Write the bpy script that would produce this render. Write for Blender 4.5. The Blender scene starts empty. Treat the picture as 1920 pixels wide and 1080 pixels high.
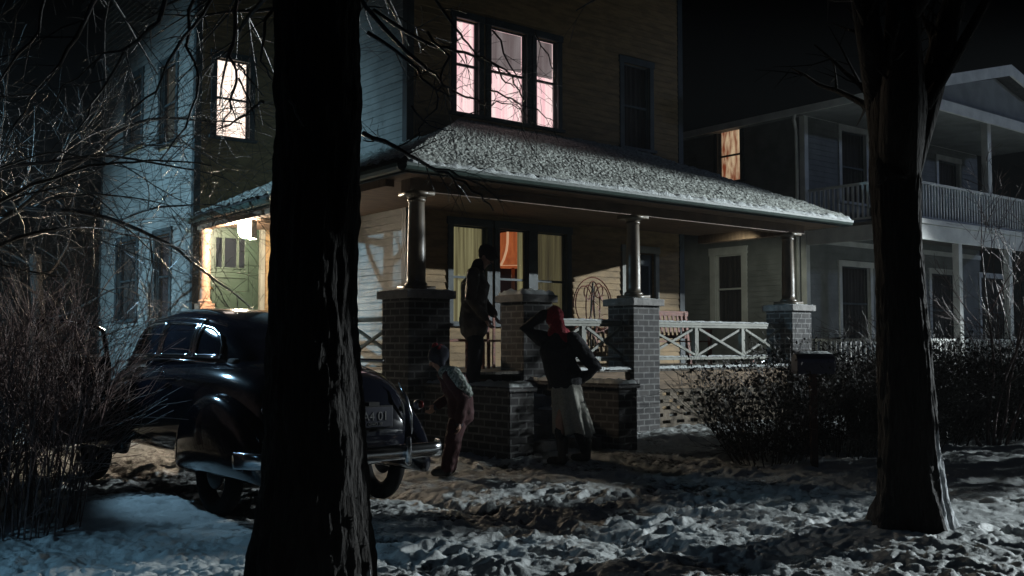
import bpy, bmesh, math, random
import numpy as np
from mathutils import Vector, Matrix, Euler
R = math.radians
random.seed(7); rs = np.random.RandomState(11)
S = bpy.context.scene; COL = S.collection

# ------------------------------------------------------------------ camera
YAW = 51.7            # view direction, degrees from +X (house front runs along +X, depth along +Y)
PITCH = 3.18
EYE = 1.37
F = 1890.0            # focal length in pixels of a 1920 wide frame
cam = bpy.data.cameras.new('camera'); co = bpy.data.objects.new('camera', cam); COL.objects.link(co)
co.location = (0, 0, EYE); co.rotation_euler = (R(90 + PITCH), 0, R(YAW - 90))
cam.sensor_width = 36; cam.lens = F / 1920 * 36; cam.clip_start = .05; cam.clip_end = 2000
S.camera = co
bpy.context.view_layer.update()
CM = co.matrix_world.to_3x3(); CP = Vector((0, 0, EYE))
def ray(px, py): return (CM @ Vector(((px - 960) / F, -(py - 540) / F, -1)))
def onY(px, py, Y): d = ray(px, py); return CP + d * (Y / d.y)
def onX(px, py, X): d = ray(px, py); return CP + d * (X / d.x)
def onZ(px, py, Z): d = ray(px, py); return CP + d * ((Z - EYE) / d.z)
FW = Vector((math.cos(R(YAW)), math.sin(R(YAW)), 0)); RT = Vector((math.sin(R(YAW)), -math.cos(R(YAW)), 0))
def at(px, py, D): d = ray(px, py); return CP + d * (D / d.dot(FW))

# ------------------------------------------------------------------ world and lights
w = bpy.data.worlds.new('World'); S.world = w; w.use_nodes = True
nt = w.node_tree; bg = nt.nodes['Background']
sky = nt.nodes.new('ShaderNodeTexSky'); sky.sky_type = 'NISHITA'; sky.sun_disc = False
sky.sun_elevation = R(12); sky.sun_rotation = R(250); sky.air_density = 1.2
nt.links.new(sky.outputs[0], bg.inputs[0]); bg.inputs[1].default_value = 0.00001
def lamp(name, kind, loc, power, color, target=None, size=.1, cone=None, blend=.5):
    l = bpy.data.lights.new(name, kind); o = bpy.data.objects.new(name, l); COL.objects.link(o)
    o.location = loc; l.energy = power; l.color = color
    if kind in ('POINT', 'SPOT'): l.shadow_soft_size = size
    if cone: l.spot_size = R(cone); l.spot_blend = blend
    if target is not None: o.rotation_euler = (Vector(target) - Vector(loc)).to_track_quat('-Z', 'Y').to_euler()
    return o
# moonlight: one weak sun
sun = lamp('moon_light', 'SUN', (-20, -30, 40), 0.025, (.40, .58, 1.0)); sun.data.angle = R(.6)
sun.rotation_euler = Vector((.30, .80, -.62)).to_track_quat('-Z', 'Y').to_euler()
# unseen assumed spots: neutral white key (right), bluish one beyond the driveway (left)
lamp('assumed_key_right', 'SPOT', (34, -1.0, 7.6), 46000, (.88, .97, 1.0), target=(15.6, 6.8, -.3), size=.10, cone=36, blend=.22)  # key light assumed off frame, no fixture built
# first spot: assumed, to light the yellow house's side walls blue; second: fill added for the verge
lamp('assumed_blue_left', 'SPOT', (-13, 18.7, 6.5), 23000, (.43, .77, 1.0), target=(7, 18.9, 1.9), size=.05, cone=38, blend=1)
lamp('verge_fill', 'SPOT', (-5.5, 6.9, 4.5), 950, (.32, .68, 1.0), target=(.3, 6.6, 0), size=.06, cone=28, blend=.8)
lamp('car_glint_spot', 'SPOT', (2.75, 9.75, 2.45), 130, (.40, .72, 1.0), target=(3.45, 9.0, 1.3), size=.09, cone=70, blend=.4)  # fill added beside the car to strike glints on its chrome
lamp('neighbour_fill', 'SPOT', (33, -6, 7.5), 1400, (.46, .62, 1.0), target=(22, 12.5, 4.2), size=.2, cone=38, blend=.6)  # fill added to brighten the grey house front, no fixture
# unseen fill added under the porch roof to brighten the neighbour's side wall
lamp('side_wall_fill', 'SPOT', (15.3, 12.2, 3.35), 75, (.95, 1.0, .80), target=(18.3, 14.9, 1.7), size=.12, cone=80, blend=.6)

HAZE = 0.0012
S.render.engine = 'CYCLES'
S.view_settings.view_transform = 'Standard'; S.view_settings.look = 'None'
S.view_settings.exposure = -.22; S.view_settings.gamma = 1
S.cycles.max_bounces = 6; S.cycles.diffuse_bounces = 1; S.cycles.use_denoising = True
S.cycles.sample_clamp_indirect = 3; S.cycles.transparent_max_bounces = 12

# ------------------------------------------------------------------ helpers
class MB:
    def __init__(s): s.v = []; s.f = []
    def add(s, vs, fs):
        b = len(s.v); s.v += [tuple(p) for p in vs]; s.f += [tuple(b + i for i in q) for q in fs]
    def box(s, x0, x1, y0, y1, z0, z1):
        if x0 > x1: x0, x1 = x1, x0
        if y0 > y1: y0, y1 = y1, y0
        if z0 > z1: z0, z1 = z1, z0
        s.add([(x0,y0,z0),(x1,y0,z0),(x1,y1,z0),(x0,y1,z0),(x0,y0,z1),(x1,y0,z1),(x1,y1,z1),(x0,y1,z1)],
              [(0,3,2,1),(4,5,6,7),(0,1,5,4),(1,2,6,5),(2,3,7,6),(3,0,4,7)])
        return s
    def bar(s, a, b, w, h, up=(0, 0, 1)):
        a = Vector(a); b = Vector(b); d = (b - a).normalized(); u = Vector(up)
        x = d.cross(u).normalized(); u = x.cross(d).normalized()
        vs = []
        for p in (a, b):
            for sx, sz in ((-1,-1),(1,-1),(1,1),(-1,1)): vs.append(p + x*sx*w/2 + u*sz*h/2)
        s.add(vs, [(3,2,1,0),(4,5,6,7),(0,1,5,4),(1,2,6,5),(2,3,7,6),(3,0,4,7)]); return s
    def tube(s, pts, rad, n=6, cap=True, ell=None):
        pts = [Vector(p) for p in pts]
        if not hasattr(rad, '__len__'): rad = [rad] * len(pts)
        t = (pts[1] - pts[0]).normalized()
        u = t.cross(Vector((0.13, .21, .97)));
        if u.length < .1: u = t.cross(Vector((1, 0, 0)))
        u.normalize(); base = len(s.v); m = len(pts)
        for i, p in enumerate(pts):
            if i < m-1: tt = (pts[i+1] - pts[max(i-1,0)])
            else: tt = pts[i] - pts[i-1]
            if tt.length > 1e-9: tt.normalize(); t = tt
            u = (u - t * u.dot(t)); u.normalize(); vv = t.cross(u)
            for k in range(n):
                a = 2*math.pi*k/n
                q = p + (u*math.cos(a) + vv*math.sin(a)) * rad[i]
                s.v.append(tuple(q))
        for i in range(m-1):
            for k in range(n):
                s.f.append((base+i*n+k, base+i*n+(k+1)%n, base+(i+1)*n+(k+1)%n, base+(i+1)*n+k))
        if cap:
            s.f.append(tuple(base+k for k in range(n))[::-1]); s.f.append(tuple(base+(m-1)*n+k for k in range(n)))
        return s
    def capsule(s, pts, rad, n=12, sx=1, sy=1):
        """tapered chain with rounded ends, elliptical (sx,sy scale in local X,Y of each ring for vertical chains)"""
        pts = [Vector(p) for p in pts]; P=[]; Q=[]
        d0 = (pts[1]-pts[0]).normalized(); d1 = (pts[-1]-pts[-2]).normalized()
        for a in (85, 60, 30): P.append(pts[0]-d0*rad[0]*math.sin(R(a))); Q.append(rad[0]*math.cos(R(a)))
        for p, r in zip(pts, rad): P.append(p); Q.append(r)
        for a in (30, 60, 85): P.append(pts[-1]+d1*rad[-1]*math.sin(R(a))); Q.append(rad[-1]*math.cos(R(a)))
        b = len(s.v); s.tube(P, Q, n)
        if sx != 1 or sy != 1:
            c = sum(P, Vector())/len(P); k = 0
            for i in range(b, len(s.v)):
                pc = P[k//n]; k += 1
                x, y, z = s.v[i]; s.v[i] = (pc.x+(x-pc.x)*sx, pc.y+(y-pc.y)*sy, z)
        return s
    def lathe(s, prof, n, c=(0,0,0)):
        b = len(s.v)
        for r, z in prof:
            for k in range(n):
                a = 2*math.pi*k/n; s.v.append((c[0]+r*math.cos(a), c[1]+r*math.sin(a), c[2]+z))
        for i in range(len(prof)-1):
            for k in range(n): s.f.append((b+i*n+k, b+i*n+(k+1)%n, b+(i+1)*n+(k+1)%n, b+(i+1)*n+k))
        s.f.append(tuple(b+k for k in range(n))[::-1]); s.f.append(tuple(b+(len(prof)-1)*n+k for k in range(n)))
        return s
    def ellipsoid(s, c, r, n=16, m=10, M=None):
        b = len(s.v); c = Vector(c)
        for i in range(m+1):
            ph = -math.pi/2 + math.pi*i/m; ph = max(min(ph, 1.55), -1.55)
            for k in range(n):
                a = 2*math.pi*k/n; p = Vector((r[0]*math.cos(ph)*math.cos(a), r[1]*math.cos(ph)*math.sin(a), r[2]*math.sin(ph)))
                if M: p = M @ p
                s.v.append(tuple(c+p))
        for i in range(m):
            for k in range(n): s.f.append((b+i*n+k, b+i*n+(k+1)%n, b+(i+1)*n+(k+1)%n, b+(i+1)*n+k))
        s.f.append(tuple(b+k for k in range(n))[::-1]); s.f.append(tuple(b+m*n+k for k in range(n)))
        return s
    def loft(s, rings, closed_ends=True):
        n = len(rings[0]); b = len(s.v)
        for r_ in rings: s.v += [tuple(p) for p in r_]
        for i in range(len(rings)-1):
            for k in range(n): s.f.append((b+i*n+k, b+i*n+(k+1)%n, b+(i+1)*n+(k+1)%n, b+(i+1)*n+k))
        if closed_ends:
            s.f.append(tuple(b+k for k in range(n))[::-1]); s.f.append(tuple(b+(len(rings)-1)*n+k for k in range(n)))
        return s
    def prism(s, poly, d):
        """polygon (list of 3D points) thickened by vector d"""
        n = len(poly); d = Vector(d); a = [Vector(p) for p in poly]; b2 = [p+d for p in a]
        s.add(a+b2, [tuple(range(n))[::-1], tuple(range(n, 2*n))] + [(i, (i+1)%n, n+(i+1)%n, n+i) for i in range(n)])
        return s
    def build(s, name, mat, parent=None, world=True, smooth=False, bevel=0, fix=True):
        me = bpy.data.meshes.new(name)
        off = Vector((0,0,0))
        if world and parent is not None:
            p = parent
            while p is not None: off += p.location; p = p.parent
        me.from_pydata([(x-off.x, y-off.y, z-off.z) for x, y, z in s.v], [], s.f)
        if fix:
            bm = bmesh.new(); bm.from_mesh(me); bmesh.ops.recalc_face_normals(bm, faces=bm.faces); bm.to_mesh(me); bm.free()
        if smooth: me.polygons.foreach_set('use_smooth', [True]*len(me.polygons))
        me.materials.append(mat)
        o = bpy.data.objects.new(name, me); COL.objects.link(o)
        if parent is not None: o.parent = parent
        if bevel:
            b = o.modifiers.new('bevel', 'BEVEL'); b.width = bevel; b.segments = 2; b.limit_method = 'ANGLE'
        return o

def tag(o, label=None, cat=None, group=None, kind=None):
    if label: o['label'] = label
    if cat: o['category'] = cat
    if group: o['group'] = group
    if kind: o['kind'] = kind
    return o
def thing(name, loc, label, cat, group=None, rz=0):
    o = bpy.data.objects.new(name, None); COL.objects.link(o); o.location = loc; o.rotation_euler = (0, 0, rz)
    o.empty_display_size = .2
    return tag(o, label, cat, group)
def dup(root, loc, rz=None, label=None, scale=None):
    r = root.copy(); COL.objects.link(r); r.location = loc
    if rz is not None: r.rotation_euler = (0, 0, rz)
    if scale: r.scale = scale
    if label: r['label'] = label
    for ch in list(root.children):
        c = ch.copy(); COL.objects.link(c); c.parent = r
        for g in list(ch.children):
            d = g.copy(); COL.objects.link(d); d.parent = c
    return r

# ---- numpy gradient noise
_perm = rs.permutation(4096)
def noise2(x, y, seed=0):
    xi = np.floor(x).astype(int); yi = np.floor(y).astype(int); xf = x-xi; yf = y-yi
    def g(ix, iy):
        h = _perm[(_perm[(ix+seed*131) & 4095] + iy) & 4095]; a = h*(2*math.pi/4096)*7.0
        return np.cos(a), np.sin(a)
    u = xf*xf*xf*(xf*(xf*6-15)+10); v = yf*yf*yf*(yf*(yf*6-15)+10)
    def dt(ix, iy, dx, dy): a, b = g(ix, iy); return a*dx + b*dy
    n00 = dt(xi, yi, xf, yf); n10 = dt(xi+1, yi, xf-1, yf); n01 = dt(xi, yi+1, xf, yf-1); n11 = dt(xi+1, yi+1, xf-1, yf-1)
    return ((n00*(1-u)+n10*u)*(1-v) + (n01*(1-u)+n11*u)*v)*1.5
def fbm(x, y, o=4, seed=0, g=.5):
    a = 1; s_ = 0
    for i in range(o): s_ = s_ + a*noise2(x*2**i, y*2**i, seed+i); a *= g
    return s_
def rand2(ix, iy, k=0): return _perm[(_perm[(ix + 37*k) & 4095] + iy*3 + k) & 4095]/4096.
def worley(x, y, k=0):
    xi = np.floor(x).astype(int); yi = np.floor(y).astype(int); best = np.full(x.shape, 9.)
    for dx in (-1,0,1):
        for dy in (-1,0,1):
            px = xi+dx+rand2(xi+dx, yi+dy, k); py = yi+dy+rand2(xi+dx, yi+dy, k+5)
            best = np.minimum(best, (px-x)**2+(py-y)**2)
    return np.sqrt(best)

# ------------------------------------------------------------------ materials
def mat(name, col=(.5,.5,.5), rough=.7, metal=0, var=0., scale=5, bump=0, bscale=None, stretch=None, col2=None, coat=0, spec=.5, detail=6):
    m = bpy.data.materials.new(name); m.use_nodes = True; n = m.node_tree; b = n.nodes['Principled BSDF']
    b.inputs['Base Color'].default_value = (*col, 1); b.inputs['Roughness'].default_value = rough; b.inputs['Metallic'].default_value = metal
    b.inputs['Specular IOR Level'].default_value = spec
    if coat: b.inputs['Coat Weight'].default_value = coat; b.inputs['Coat Roughness'].default_value = .03
    tc = n.nodes.new('ShaderNodeTexCoord'); mp = n.nodes.new('ShaderNodeMapping'); n.links.new(tc.outputs['Object'], mp.inputs[0])
    if stretch: mp.inputs['Scale'].default_value = stretch
    if col2 is not None or var:
        if col2 is None: col2 = tuple(c*(1-var) for c in col)
        nz = n.nodes.new('ShaderNodeTexNoise'); nz.inputs['Scale'].default_value = scale; nz.inputs['Detail'].default_value = detail
        n.links.new(mp.outputs[0], nz.inputs[0])
        rp = n.nodes.new('ShaderNodeValToRGB'); rp.color_ramp.elements[0].position = .38; rp.color_ramp.elements[1].position = .62
        rp.color_ramp.elements[0].color = (*col2, 1); rp.color_ramp.elements[1].color = (*col, 1)
        n.links.new(nz.outputs[0], rp.inputs[0]); n.links.new(rp.outputs[0], b.inputs['Base Color'])
    if bump:
        nb = n.nodes.new('ShaderNodeTexNoise'); nb.inputs['Scale'].default_value = bscale or scale*3; nb.inputs['Detail'].default_value = 8
        n.links.new(mp.outputs[0], nb.inputs[0]); bp = n.nodes.new('ShaderNodeBump'); bp.inputs['Strength'].default_value = bump
        bp.inputs['Distance'].default_value = .03
        n.links.new(nb.outputs[0], bp.inputs['Height']); n.links.new(bp.outputs[0], b.inputs['Normal'])
    return m
def glow(name, col, strength, col2=None, stretch=(40, 40, 2), scale=1.0):
    """lit cloth: emits, light and dark of vertical folds in the glow colour"""
    m = bpy.data.materials.new(name); m.use_nodes = True; n = m.node_tree; b = n.nodes['Principled BSDF']
    b.inputs['Base Color'].default_value = (*[c*.5 for c in col], 1); b.inputs['Roughness'].default_value = .9
    tc = n.nodes.new('ShaderNodeTexCoord'); mp = n.nodes.new('ShaderNodeMapping'); mp.inputs['Scale'].default_value = stretch
    nz = n.nodes.new('ShaderNodeTexNoise'); nz.inputs['Scale'].default_value = scale; nz.inputs['Detail'].default_value = 5
    rp = n.nodes.new('ShaderNodeValToRGB'); rp.color_ramp.elements[0].position = .35; rp.color_ramp.elements[1].position = .65
    rp.color_ramp.elements[0].color = (*(col2 or [c*.6 for c in col]), 1); rp.color_ramp.elements[1].color = (*col, 1)  # streaks put the light and shade of cloth folds into the emission
    n.links.new(tc.outputs['Object'], mp.inputs[0]); n.links.new(mp.outputs[0], nz.inputs[0]); n.links.new(nz.outputs[0], rp.inputs[0])
    n.links.new(rp.outputs[0], b.inputs['Emission Color']); b.inputs['Emission Strength'].default_value = strength
    return m
def glass_mat(name, tint=(.02,.025,.03), alpha=.25, rough=.05):
    m = bpy.data.materials.new(name); m.use_nodes = True; n = m.node_tree; b = n.nodes['Principled BSDF']
    b.inputs['Base Color'].default_value = (*tint, 1); b.inputs['Roughness'].default_value = rough; b.inputs['Alpha'].default_value = alpha
    return m
M = {}
M['paint_yellow'] = mat('yellow_paint', (.30,.20,.095), .75, var=.35, scale=3, bump=.25, bscale=25, stretch=(1,1,4))
M['paint_trim'] = mat('dark_green_trim_paint', (.035,.05,.055), .6, var=.4, scale=4, bump=.2)
M['paint_pale'] = mat('pale_paint', (.23,.235,.20), .6, var=.25, scale=3, bump=.2, bscale=20)
M['paint_white'] = mat('white_paint', (.72,.72,.68), .55, var=.2, scale=3, bump=.2, bscale=20)
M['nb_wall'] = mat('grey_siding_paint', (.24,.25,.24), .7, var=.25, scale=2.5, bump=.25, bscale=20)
M['soffit'] = mat('soffit_boards', (.20,.13,.085), .7, var=.35, scale=3, bump=.2, stretch=(1,6,1))
M['door_green'] = mat('green_door_paint', (.02,.04,.026), .45, var=.25, scale=4, bump=.1)
M['wood_red'] = mat('reddish_brown_wood', (.22,.06,.03), .6, var=.5, scale=8, bump=.3, stretch=(1,1,5))
M['wood_tan'] = mat('weathered_tan_wood', (.22,.15,.09), .8, var=.4, scale=6, bump=.3, stretch=(.5,1,6))
M['floor'] = mat('grey_porch_boards', (.20,.18,.15), .75, var=.5, scale=5, bump=.3, stretch=(6,.6,1))
M['shingle'] = mat('asphalt_shingles', (.05,.05,.05), .9, var=.5, scale=12, bump=.6)
M['bark'] = mat('rough_bark', (.035,.028,.025), .9, col2=(.014,.012,.01), scale=7, bump=1., bscale=16, stretch=(3,3,.7))
M['twig'] = mat('icy_twig_bark', (.022,.02,.02), .34, var=.5, scale=20, bump=.3, spec=.9)
M['twig_pale'] = mat('pale_shrub_stems', (.17,.11,.10), .5, var=.5, scale=20, bump=.2)
M['twig_grey'] = mat('grey_hedge_stems', (.06,.052,.045), .5, var=.6, scale=20, bump=.2)
M['leaf'] = mat('dry_leaves', (.02,.018,.013), .8, var=.6, scale=30)
M['metal_dark'] = mat('dark_iron', (.03,.03,.03), .5, metal=.6)
M['chrome'] = mat('chrome', (.75,.77,.8), .16, metal=1)
M['car'] = mat('black_car_enamel', (.006,.007,.012), .14, coat=1)
M['rubber'] = mat('black_rubber', (.01,.01,.01), .95, spec=.1)
M['car_glass'] = glass_mat('car_glass', (.01,.012,.018), .55, .02)
M['glass'] = glass_mat('window_glass', (.01,.012,.015), .18, .03)
M['red_lens'] = mat('red_lens', (.08,.005,.005), .15)
M['plate'] = mat('licence_plate_paint', (.01,.013,.03), .6)
M['plate_text'] = mat('licence_plate_lettering', (.22,.22,.22), .5)
M['dark_room'] = mat('dark_room', (.015,.013,.012), .9, var=.3)
M['dark_cloth'] = mat('dark_drape', (.10,.08,.07), .9, var=.5, scale=2, stretch=(20,20,1))
M['coat_brown'] = mat('brown_leather_coat', (.075,.055,.045), .5, var=.4, scale=9, bump=.4)
M['trousers'] = mat('dark_trousers', (.02,.02,.025), .9, bump=.3, scale=30)
M['boot'] = mat('black_boots', (.015,.013,.012), .45)
M['skin'] = mat('skin', (.46,.27,.20), .5, var=.15, scale=14, bump=.1)
M['hair'] = mat('dark_hair', (.03,.02,.014), .6, bump=.6, scale=40)
M['cap'] = mat('dark_wool_cap', (.035,.03,.03), .95, bump=.4, scale=60)
M['coat_dark'] = mat('dark_wool_coat', (.025,.025,.03), .95, bump=.4, scale=50, var=.3)
M['skirt'] = mat('pale_grey_skirt', (.36,.35,.31), .95, bump=.4, scale=50, var=.2)
M['scarf_red'] = mat('red_wool_scarf', (.34,.02,.035), .9, bump=.6, scale=70, var=.4)
M['suit_red'] = mat('dark_red_snow_suit', (.05,.006,.008), .85, bump=.4, scale=40, var=.3)
M['knit_white'] = mat('speckled_white_knit', (.42,.45,.42), .95, col2=(.07,.10,.085), scale=38, bump=.5, detail=2)
M['knit_blue'] = mat('blue_grey_knit', (.035,.04,.06), .95, bump=.6, scale=60)
M['eye'] = mat('eye_white', (.6,.6,.58), .2); M['lip'] = mat('lips', (.35,.12,.11), .5)
M['stone'] = mat('stone_cap', (.30,.29,.28), .85, var=.3, scale=8, bump=.4)
M['snow_clean'] = mat('snow', (.66,.70,.70), .65, var=.10, scale=6, bump=.7, bscale=45)
M['purple_metal'] = mat('dark_painted_metal', (.04,.035,.06), .4, var=.3)
M['far_tree'] = mat('distant_bark', (.02,.018,.016), .9)

def brick_mat():
    m = bpy.data.materials.new('brick_masonry'); m.use_nodes = True; n = m.node_tree; b = n.nodes['Principled BSDF']
    tc = n.nodes.new('ShaderNodeTexCoord'); sp = n.nodes.new('ShaderNodeSeparateXYZ'); n.links.new(tc.outputs['Object'], sp.inputs[0])
    ad = n.nodes.new('ShaderNodeMath'); ad.operation = 'ADD'; n.links.new(sp.outputs[0], ad.inputs[0]); n.links.new(sp.outputs[1], ad.inputs[1])
    cb = n.nodes.new('ShaderNodeCombineXYZ'); n.links.new(ad.outputs[0], cb.inputs[0]); n.links.new(sp.outputs[2], cb.inputs[1])
    br = n.nodes.new('ShaderNodeTexBrick'); n.links.new(cb.outputs[0], br.inputs[0])
    br.inputs['Scale'].default_value = 1; br.inputs['Brick Width'].default_value = .235; br.inputs['Row Height'].default_value = .092; br.inputs['Mortar Size'].default_value = .013
    br.inputs['Color1'].default_value = (.06,.058,.062,1); br.inputs['Color2'].default_value = (.115,.108,.105,1); br.inputs['Mortar'].default_value = (.27,.27,.265,1)
    br.inputs['Mortar Smooth'].default_value = .2
    nz = n.nodes.new('ShaderNodeTexNoise'); nz.inputs['Scale'].default_value = 9; nz.inputs['Detail'].default_value = 8; n.links.new(tc.outputs['Object'], nz.inputs[0])
    mx = n.nodes.new('ShaderNodeMix'); mx.data_type = 'RGBA'; mx.blend_type = 'MULTIPLY'; mx.inputs[0].default_value = .8
    n.links.new(br.outputs[0], mx.inputs[6]); n.links.new(nz.outputs[0], mx.inputs[7]); n.links.new(mx.outputs[2], b.inputs['Base Color'])
    bp = n.nodes.new('ShaderNodeBump'); bp.inputs['Strength'].default_value = .8; bp.inputs['Distance'].default_value = .012
    sb = n.nodes.new('ShaderNodeMath'); sb.operation = 'SUBTRACT'; n.links.new(nz.outputs[0], sb.inputs[0]); n.links.new(br.outputs[1], sb.inputs[1])
    n.links.new(sb.outputs[0], bp.inputs['Height']); n.links.new(bp.outputs[0], b.inputs['Normal']); b.inputs['Roughness'].default_value = .85
    return m
M['brick'] = brick_mat(); M['brick_pale'] = mat('pale_skirt_brick', (.20,.16,.115), .85, var=.5, scale=8, bump=.5); M['column_paint'] = mat('glossy_column_paint', (.15,.12,.085), .38, var=.3, scale=6, bump=.08, bscale=10, spec=.8)
def snow_ground_mat():
    m = bpy.data.materials.new('trampled_snow'); m.use_nodes = True; n = m.node_tree; b = n.nodes['Principled BSDF']
    tc = n.nodes.new('ShaderNodeTexCoord')
    at_ = n.nodes.new('ShaderNodeAttribute'); at_.attribute_name = 'bare'
    nz = n.nodes.new('ShaderNodeTexNoise'); nz.inputs['Scale'].default_value = 14; nz.inputs['Detail'].default_value = 9; nz.inputs['Roughness'].default_value=.65
    n.links.new(tc.outputs['Object'], nz.inputs[0])
    ad = n.nodes.new('ShaderNodeMath'); ad.operation = 'MULTIPLY_ADD'; n.links.new(nz.outputs[0], ad.inputs[0]); ad.inputs[1].default_value = 1.3; n.links.new(at_.outputs['Fac'], ad.inputs[2])
    rp = n.nodes.new('ShaderNodeValToRGB'); e = rp.color_ramp.elements; e[0].position = .62; e[0].color = (.50,.53,.53,1); e[1].position = .86; e[1].color = (.035,.033,.032,1)
    k = e.new(.74); k.color = (.24,.25,.25,1)
    n.links.new(ad.outputs[0], rp.inputs[0]); n.links.new(rp.outputs[0], b.inputs['Base Color']); b.inputs['Roughness'].default_value = .6
    n2 = n.nodes.new('ShaderNodeTexNoise'); n2.inputs['Scale'].default_value = 38; n2.inputs['Detail'].default_value = 8; n2.inputs['Roughness'].default_value=.7; n.links.new(tc.outputs['Object'], n2.inputs[0])
    bp = n.nodes.new('ShaderNodeBump'); bp.inputs['Strength'].default_value = .8; bp.inputs['Distance'].default_value = .016
    n.links.new(n2.outputs[0], bp.inputs['Height']); n.links.new(bp.outputs[0], b.inputs['Normal'])
    return m
M['ground'] = snow_ground_mat()
def trunk_mat():
    m = mat('snow_dusted_bark', (.02,.017,.015), .9, col2=(.012,.01,.009), scale=7, bump=1., bscale=16, stretch=(3,3,.7))
    n = m.node_tree; b = n.nodes['Principled BSDF']; src = b.inputs['Base Color'].links[0].from_socket
    a = n.nodes.new('ShaderNodeAttribute'); a.attribute_name = 'snow'
    nz = n.nodes.new('ShaderNodeTexNoise'); nz.inputs['Scale'].default_value = 5; nz.inputs['Detail'].default_value = 9
    tc = n.nodes.new('ShaderNodeTexCoord'); mp = n.nodes.new('ShaderNodeMapping'); mp.inputs['Scale'].default_value = (1.6,1.6,.5)
    n.links.new(tc.outputs['Object'], mp.inputs[0]); n.links.new(mp.outputs[0], nz.inputs[0])
    mu = n.nodes.new('ShaderNodeMath'); mu.operation = 'ADD'; n.links.new(a.outputs['Fac'], mu.inputs[0]); n.links.new(nz.outputs[0], mu.inputs[1])
    rp = n.nodes.new('ShaderNodeValToRGB'); rp.color_ramp.elements[0].position = .95; rp.color_ramp.elements[1].position = 1.05
    n.links.new(mu.outputs[0], rp.inputs[0])
    mx = n.nodes.new('ShaderNodeMix'); mx.data_type = 'RGBA'; n.links.new(rp.outputs[0], mx.inputs[0]); n.links.new(src, mx.inputs[6]); mx.inputs[7].default_value = (.55,.58,.6,1)
    n.links.new(mx.outputs[2], b.inputs['Base Color'])
    return m
M['trunk'] = trunk_mat()
M['lit_white'] = glow('lit_cream_curtain', (1.0,.88,.78), 3.0, col2=(.80,.60,.50), stretch=(9,9,.6), scale=1)
M['lit_pink'] = glow('lit_pink_curtain', (1.0,.80,.77), 1.8, col2=(.86,.50,.54), stretch=(16,16,.6), scale=1)
M['lit_blind'] = glow('half_drawn_blind', (.42,.36,.36), .8, col2=(.26,.20,.20), stretch=(12,12,1), scale=1)
M['lit_lace'] = glow('lit_lace_curtain', (.36,.33,.17), .85, col2=(.14,.12,.06), stretch=(26,26,.6), scale=1)
M['lit_lace_dim'] = glow('lit_lace_curtain_dim', (.16,.14,.07), .8, col2=(.06,.05,.03), stretch=(26,26,.6), scale=1)
M['lit_orange'] = glow('lit_patterned_curtain', (.85,.64,.40), .95, col2=(.25,.05,.02), stretch=(11,11,3), scale=1)
M['lit_shade'] = glow('lit_lamp_shade', (.60,.16,.05), .8, col2=(.38,.09,.03), stretch=(20,20,.5), scale=1)
M['lit_shade_rim'] = glow('lit_lamp_shade_trim', (1.0,.60,.35), .9, stretch=(1,1,1))
M['red_room'] = mat('dark_red_room_wall', (.10,.02,.015), .9, var=.4, scale=2)
M['lamp_globe'] = bpy.data.materials.new('lamp_globe'); M['lamp_globe'].use_nodes = True
_b = M['lamp_globe'].node_tree.nodes['Principled BSDF']; _b.inputs['Emission Color'].default_value = (1,.80,.58,1); _b.inputs['Emission Strength'].default_value = 1150

# ------------------------------------------------------------------ ground
TREE_R = Vector((6.68, 3.9, 0)); TREE_L = Vector((2.42, 4.68, 0))
def ground_z(X, Y):
    X = np.asarray(X, float); Y = np.asarray(Y, float)
    far = np.clip((26-np.hypot(X, Y))/10, 0, 1)
    z = .05*fbm(X*.55, Y*.55, 3, 3)
    c = fbm(X*5.5, Y*5.5, 5, 21, .6)
    wx = X+.10*fbm(X*3, Y*3, 2, 61); wy = Y+.10*fbm(X*3, Y*3, 2, 62)
    def lumps(f, k, a):
        w = worley(wx*f, wy*f, k); pr = np.clip(.55+1.6*noise2(X*f*.23+k, Y*f*.23, 90+k), 0, 1)
        return a*pr*np.clip(1-(w/.60)**2, 0, 1)**.8
    rgh = np.clip(.95+.6*noise2(X*.45+3, Y*.45, 88)-.35*np.clip((X-7)/3,0,1)*np.clip((6-Y)/2,0,1), .4, 1.4)
    w1 = worley(X*3.0, Y*2.6, 2)
    z = z + far*rgh*(.016*c + lumps(5.2, 3, .018) + lumps(10, 6, .019) + lumps(19, 9, .016) + lumps(36, 11, .009) - .035*np.clip(1-w1/.42, 0, 1)**.6*np.clip(.5+1.5*noise2(X*.5, Y*.5, 77), 0, 1))
    for T, h in ((TREE_R, .06), (TREE_L, .12)):
        d = np.hypot(X-T.x, Y-T.y); z = z + h*np.exp(-(d/.75)**2)
    # wheel ruts of the driveway
    for cx in (3.45, 4.95):
        z = z - .05*np.exp(-((X-cx)/.16)**2)*np.clip((Y-2)/3, 0, 1)*far
    g = np.random.RandomState(5)                                   # footprints
    for i in range(150):
        u = g.rand(); fx_ = 9.5-8*u+g.randn()*.5 if i < 90 else g.uniform(1, 9); fy_ = 8.2-4.2*u+g.randn()*.7 if i < 90 else g.uniform(3.5, 9); a = g.uniform(2.3, 3.6)
        m = np.hypot(X-fx_, Y-fy_) < .4
        if not m.any(): continue
        dx = (X[m]-fx_)*np.cos(a)+(Y[m]-fy_)*np.sin(a); dy = -(X[m]-fx_)*np.sin(a)+(Y[m]-fy_)*np.cos(a); q = np.hypot(dx/.16, dy/.065)
        z[m] += -.045*np.clip(1.15-q, 0, 1)**.5+.016*np.exp(-((q-1.35)/.25)**2)
    # worn flat by the house and neighbours' footings
    return z
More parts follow.
